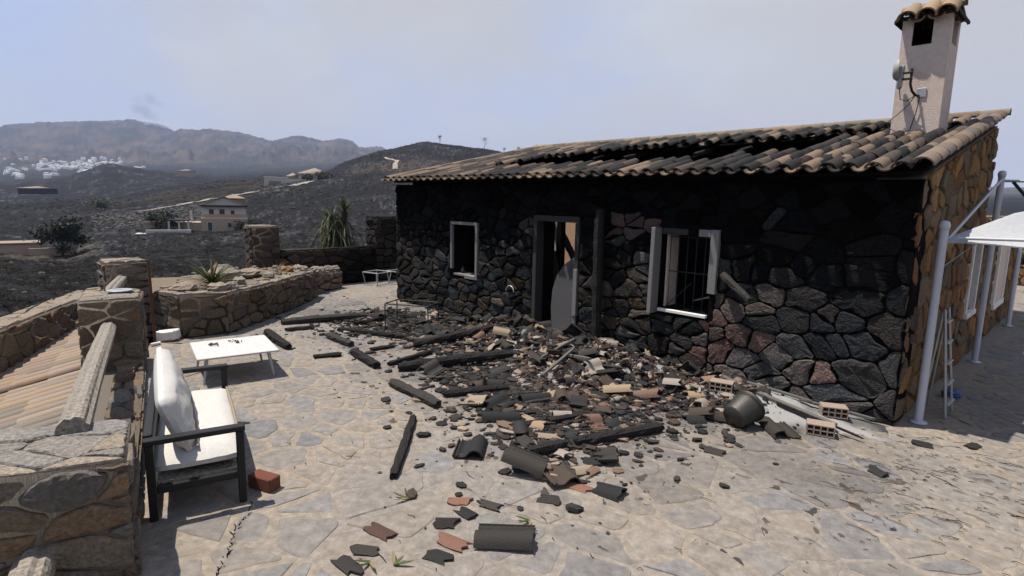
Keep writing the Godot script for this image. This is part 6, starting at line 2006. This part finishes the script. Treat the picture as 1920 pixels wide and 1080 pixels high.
	tag(mi, "charred scrub covering the black hillside", "scrub", "", "stuff")
	var ms := MultiMesh.new()
	ms.transform_format = MultiMesh.TRANSFORM_3D
	ms.use_colors = true
	ms.mesh = rock_mesh(0.5, Color(1, 1, 1), 0.6)
	ms.instance_count = 9000
	for k in 9000:
		var az := rng.randf_range(-48.0, 3.0)
		var r := 22.0 * pow(19.0, rng.randf())
		if k > 6500:
			az = rng.randf_range(-36.5, -27.0); r = rng.randf_range(135.0, 185.0)
		var th := deg_to_rad(az)
		var p := EYE + (AHEAD * cos(th) + ASIDE * sin(th)) * r
		if p.x > -14.0: p.x -= 30.0
		p.y = ground_y(p.x, p.z)
		var s := rng.randf_range(0.12, 0.5) * (0.5 + r / 140.0)
		ms.set_instance_transform(k, Transform3D(Basis(Vector3.UP, rng.randf() * TAU).scaled(Vector3(s, s * 0.7, s)), p))
		ms.set_instance_color(k, vary(Color(0.20, 0.19, 0.18) if rng.randf() < (0.14 if k < 6500 else 0.6) else Color(0.04, 0.04, 0.042), 0.35))
	var mj := MultiMeshInstance3D.new()
	mj.name = "slope_stones"
	mj.multimesh = ms
	mj.material_override = M.ash
	add_child(mj)
	tag(mj, "ash-covered stones and clods on the black hillside", "stones", "", "stuff")

func ribbon(called: String, pts: Array, label: String):
	var st := new_st()
	st.set_smooth_group(0)
	var L := []
	var R := []
	for i in pts.size():
		var a: Vector2 = pts[maxi(i - 1, 0)][0]
		var b: Vector2 = pts[mini(i + 1, pts.size() - 1)][0]
		for s in 6:
			if i == pts.size() - 1 and s > 0: break
			var t := s / 6.0
			var nx: Array = pts[mini(i + 1, pts.size() - 1)]
			var p: Vector2 = pts[i][0].lerp(nx[0], t)
			var w: float = lerpf(pts[i][1], nx[1], t)
			var side := (b - a).orthogonal().normalized()
			L.append(on_land(p + side * w, 0.25)); R.append(on_land(p - side * w, 0.25))
	for i in L.size() - 1: quad(st, L[i], R[i], R[i + 1], L[i + 1])
	single(called, done(st), M.track, Transform3D(), label, "track", "", "structure")

# ---------------------------------------------------------------- plants by the house, bank behind it, smoke
func build_small():
	# yucca behind the boundary wall
	var y := thing("yucca_plant", "shaggy yucca with drooping dead skirt behind the boundary wall", "plant", Vector3(-14.6, -0.75, -0.75))
	var ts := new_st()
	tube(ts, [Vector3(0, -0.3, 0), Vector3(0.02, 0.9, 0.0), Vector3(0.05, 1.9, 0.02)], [0.18, 0.16, 0.13], 9, 0.08)
	part(y, "trunk", done(ts), M.bark)
	var ts2 := new_st()
	tube(ts2, [Vector3(0.05, 1.5, 0.0), Vector3(0.15, 2.1, -0.2), Vector3(0.18, 2.7, -0.28)], [0.12, 0.11, 0.09], 9, 0.08)
	part(y, "trunk", done(ts2), M.bark)
	var green := strap_mesh(0.62, 0.04, 0.25)
	var limp := [strap_mesh(1.0, 0.035, 2.4), strap_mesh(0.85, 0.04, 3.0), strap_mesh(1.15, 0.032, 2.0)]
	var shades := [M.dry_leaf, M.dark_leaf, M.dark_leaf, M.dark_leaf, M.dark_leaf, M.green_leaf]
	# drooping skirt, then the live rosettes on top
	for k in 760:
		var out := rng.randf_range(-1.3, 0.0)
		part(y, "leaf", limp[k % 3], shades[rng.randi() % 6], Transform3D(Basis(Vector3.UP, rng.randf() * TAU) * Basis(Vector3.BACK, out).scaled(Vector3.ONE * 0.8), Vector3(rng.randf_range(-0.22, 0.3), rng.randf_range(1.5, 2.6), rng.randf_range(-0.35, 0.25))))
	for k in 26:
		part(y, "leaf", green, M.green_leaf, Transform3D(Basis(Vector3.UP, rng.randf() * TAU) * Basis(Vector3.BACK, rng.randf_range(0.0, 1.2)).scaled(Vector3.ONE * 0.8), Vector3(-0.02, 2.45, 0.05)))
	for k in 46:
		part(y, "leaf", green, M.green_leaf, Transform3D(Basis(Vector3.UP, rng.randf() * TAU) * Basis(Vector3.BACK, rng.randf_range(0.5, 1.55)).scaled(Vector3.ONE * 0.75), Vector3(0.17, 2.72 + rng.randf_range(-0.2, 0.05), -0.27)))
	# smoke on the far ridge
	var puffs := []
	for k in 12: puffs.append([-4181.0 + rng.randfn() * 22.0, 470.0 + k * 11.0 + rng.randfn() * 12.0, -845.0 + rng.randfn() * 30.0, rng.randf_range(50.0, 110.0), rng.randf_range(36.0, 80.0), 0.0012, Color(0.36, 0.36, 0.42), "soft dark smoke puff hanging above the far ridge", "dark smoke puffs"])
	for k in 9: puffs.append([-4004.0 + k * 2.0, 325.0 + k * 12.0, -776.0 - k * k * 0.6, 14.0 + k * 2.2, 38.0, 0.0075, Color(0.95, 0.96, 1.0), "thin white smoke wisp rising on the far slope", "white smoke wisps"])
	for k in 8: puffs.append([-4010.0 - k * 4.0, 428.0 - k * 5.0 + rng.randfn() * 6.0, -800.0 - k * 34.0, rng.randf_range(60.0, 120.0), rng.randf_range(24.0, 48.0), 0.0026, Color(0.93, 0.95, 1.0), "pale smoke drifting along the far ridge", "drifting ridge smoke"])
	for k in puffs:
		var f := FogVolume.new()
		f.name = numbered("smoke_plume")
		f.shape = RenderingServer.FOG_VOLUME_SHAPE_ELLIPSOID
		f.size = Vector3(k[3], k[4], k[3])
		var fm := FogMaterial.new()
		fm.density = k[5]
		fm.albedo = k[6]
		f.material = fm
		add_child(f)
		f.position = Vector3(k[0], k[1], k[2])
		tag(f, k[7], "smoke", k[8], "stuff")
	# bush, tree and wall beyond the courtyard
	tree("courtyard_bush", Vector3(1.0, 0.0, -15.5), 3.6, Vector3(2.4, 1.3, 1.8), 2600, 0.10, M.olive_leaf, "feathery green bush showing above the awning")
	tree("dark_shrub", Vector3(0.35, 0.0, -12.3), 2.2, Vector3(0.8, 0.6, 0.8), 900, 0.07, M.dark_leaf, "dark shrub hanging over the courtyard paving behind the annex")
	var cw := thing("courtyard_wall", "low orange stone wall at the back of the courtyard", "wall")
	stone_run(cw, Vector2(-3.0, -17.2), Vector2(4.0, -17.2), -0.3, 1.1, 1.1, 0.4, 0.36, 0.26, func(_a, _b): return vary(tan_stone(), 0.2), M.wall_stone, M.wall_mortar, 0.04, 0.0, 0.25, false, false, true)
	# orange earth bank behind the cottage, seen through its back window
	var st := new_st()
	st.set_smooth_group(0)
	var G := {}
	for i in 41:
		for j in 21:
			var x := -24.0 + i * 0.5
			var z := -6.2 - j * 0.5
			G[Vector2i(i, j)] = Vector3(x, clampf(-0.3 + (-6.4 - z) * 0.75, -0.3, 1.9) + n_patch.get_noise_2d(x * 1.5, z * 1.5) * 0.25 - maxf(x + 8.0, 0.0) * 0.25 - 0.1, z)
	for i in 40:
		for j in 20:
			quad(st, G[Vector2i(i, j)], G[Vector2i(i, j + 1)], G[Vector2i(i + 1, j + 1)], G[Vector2i(i + 1, j)])
	single("earth_bank", done(st), M.earth, Transform3D(), "bank of orange earth rising behind the burnt cottage", "bank", "", "structure")
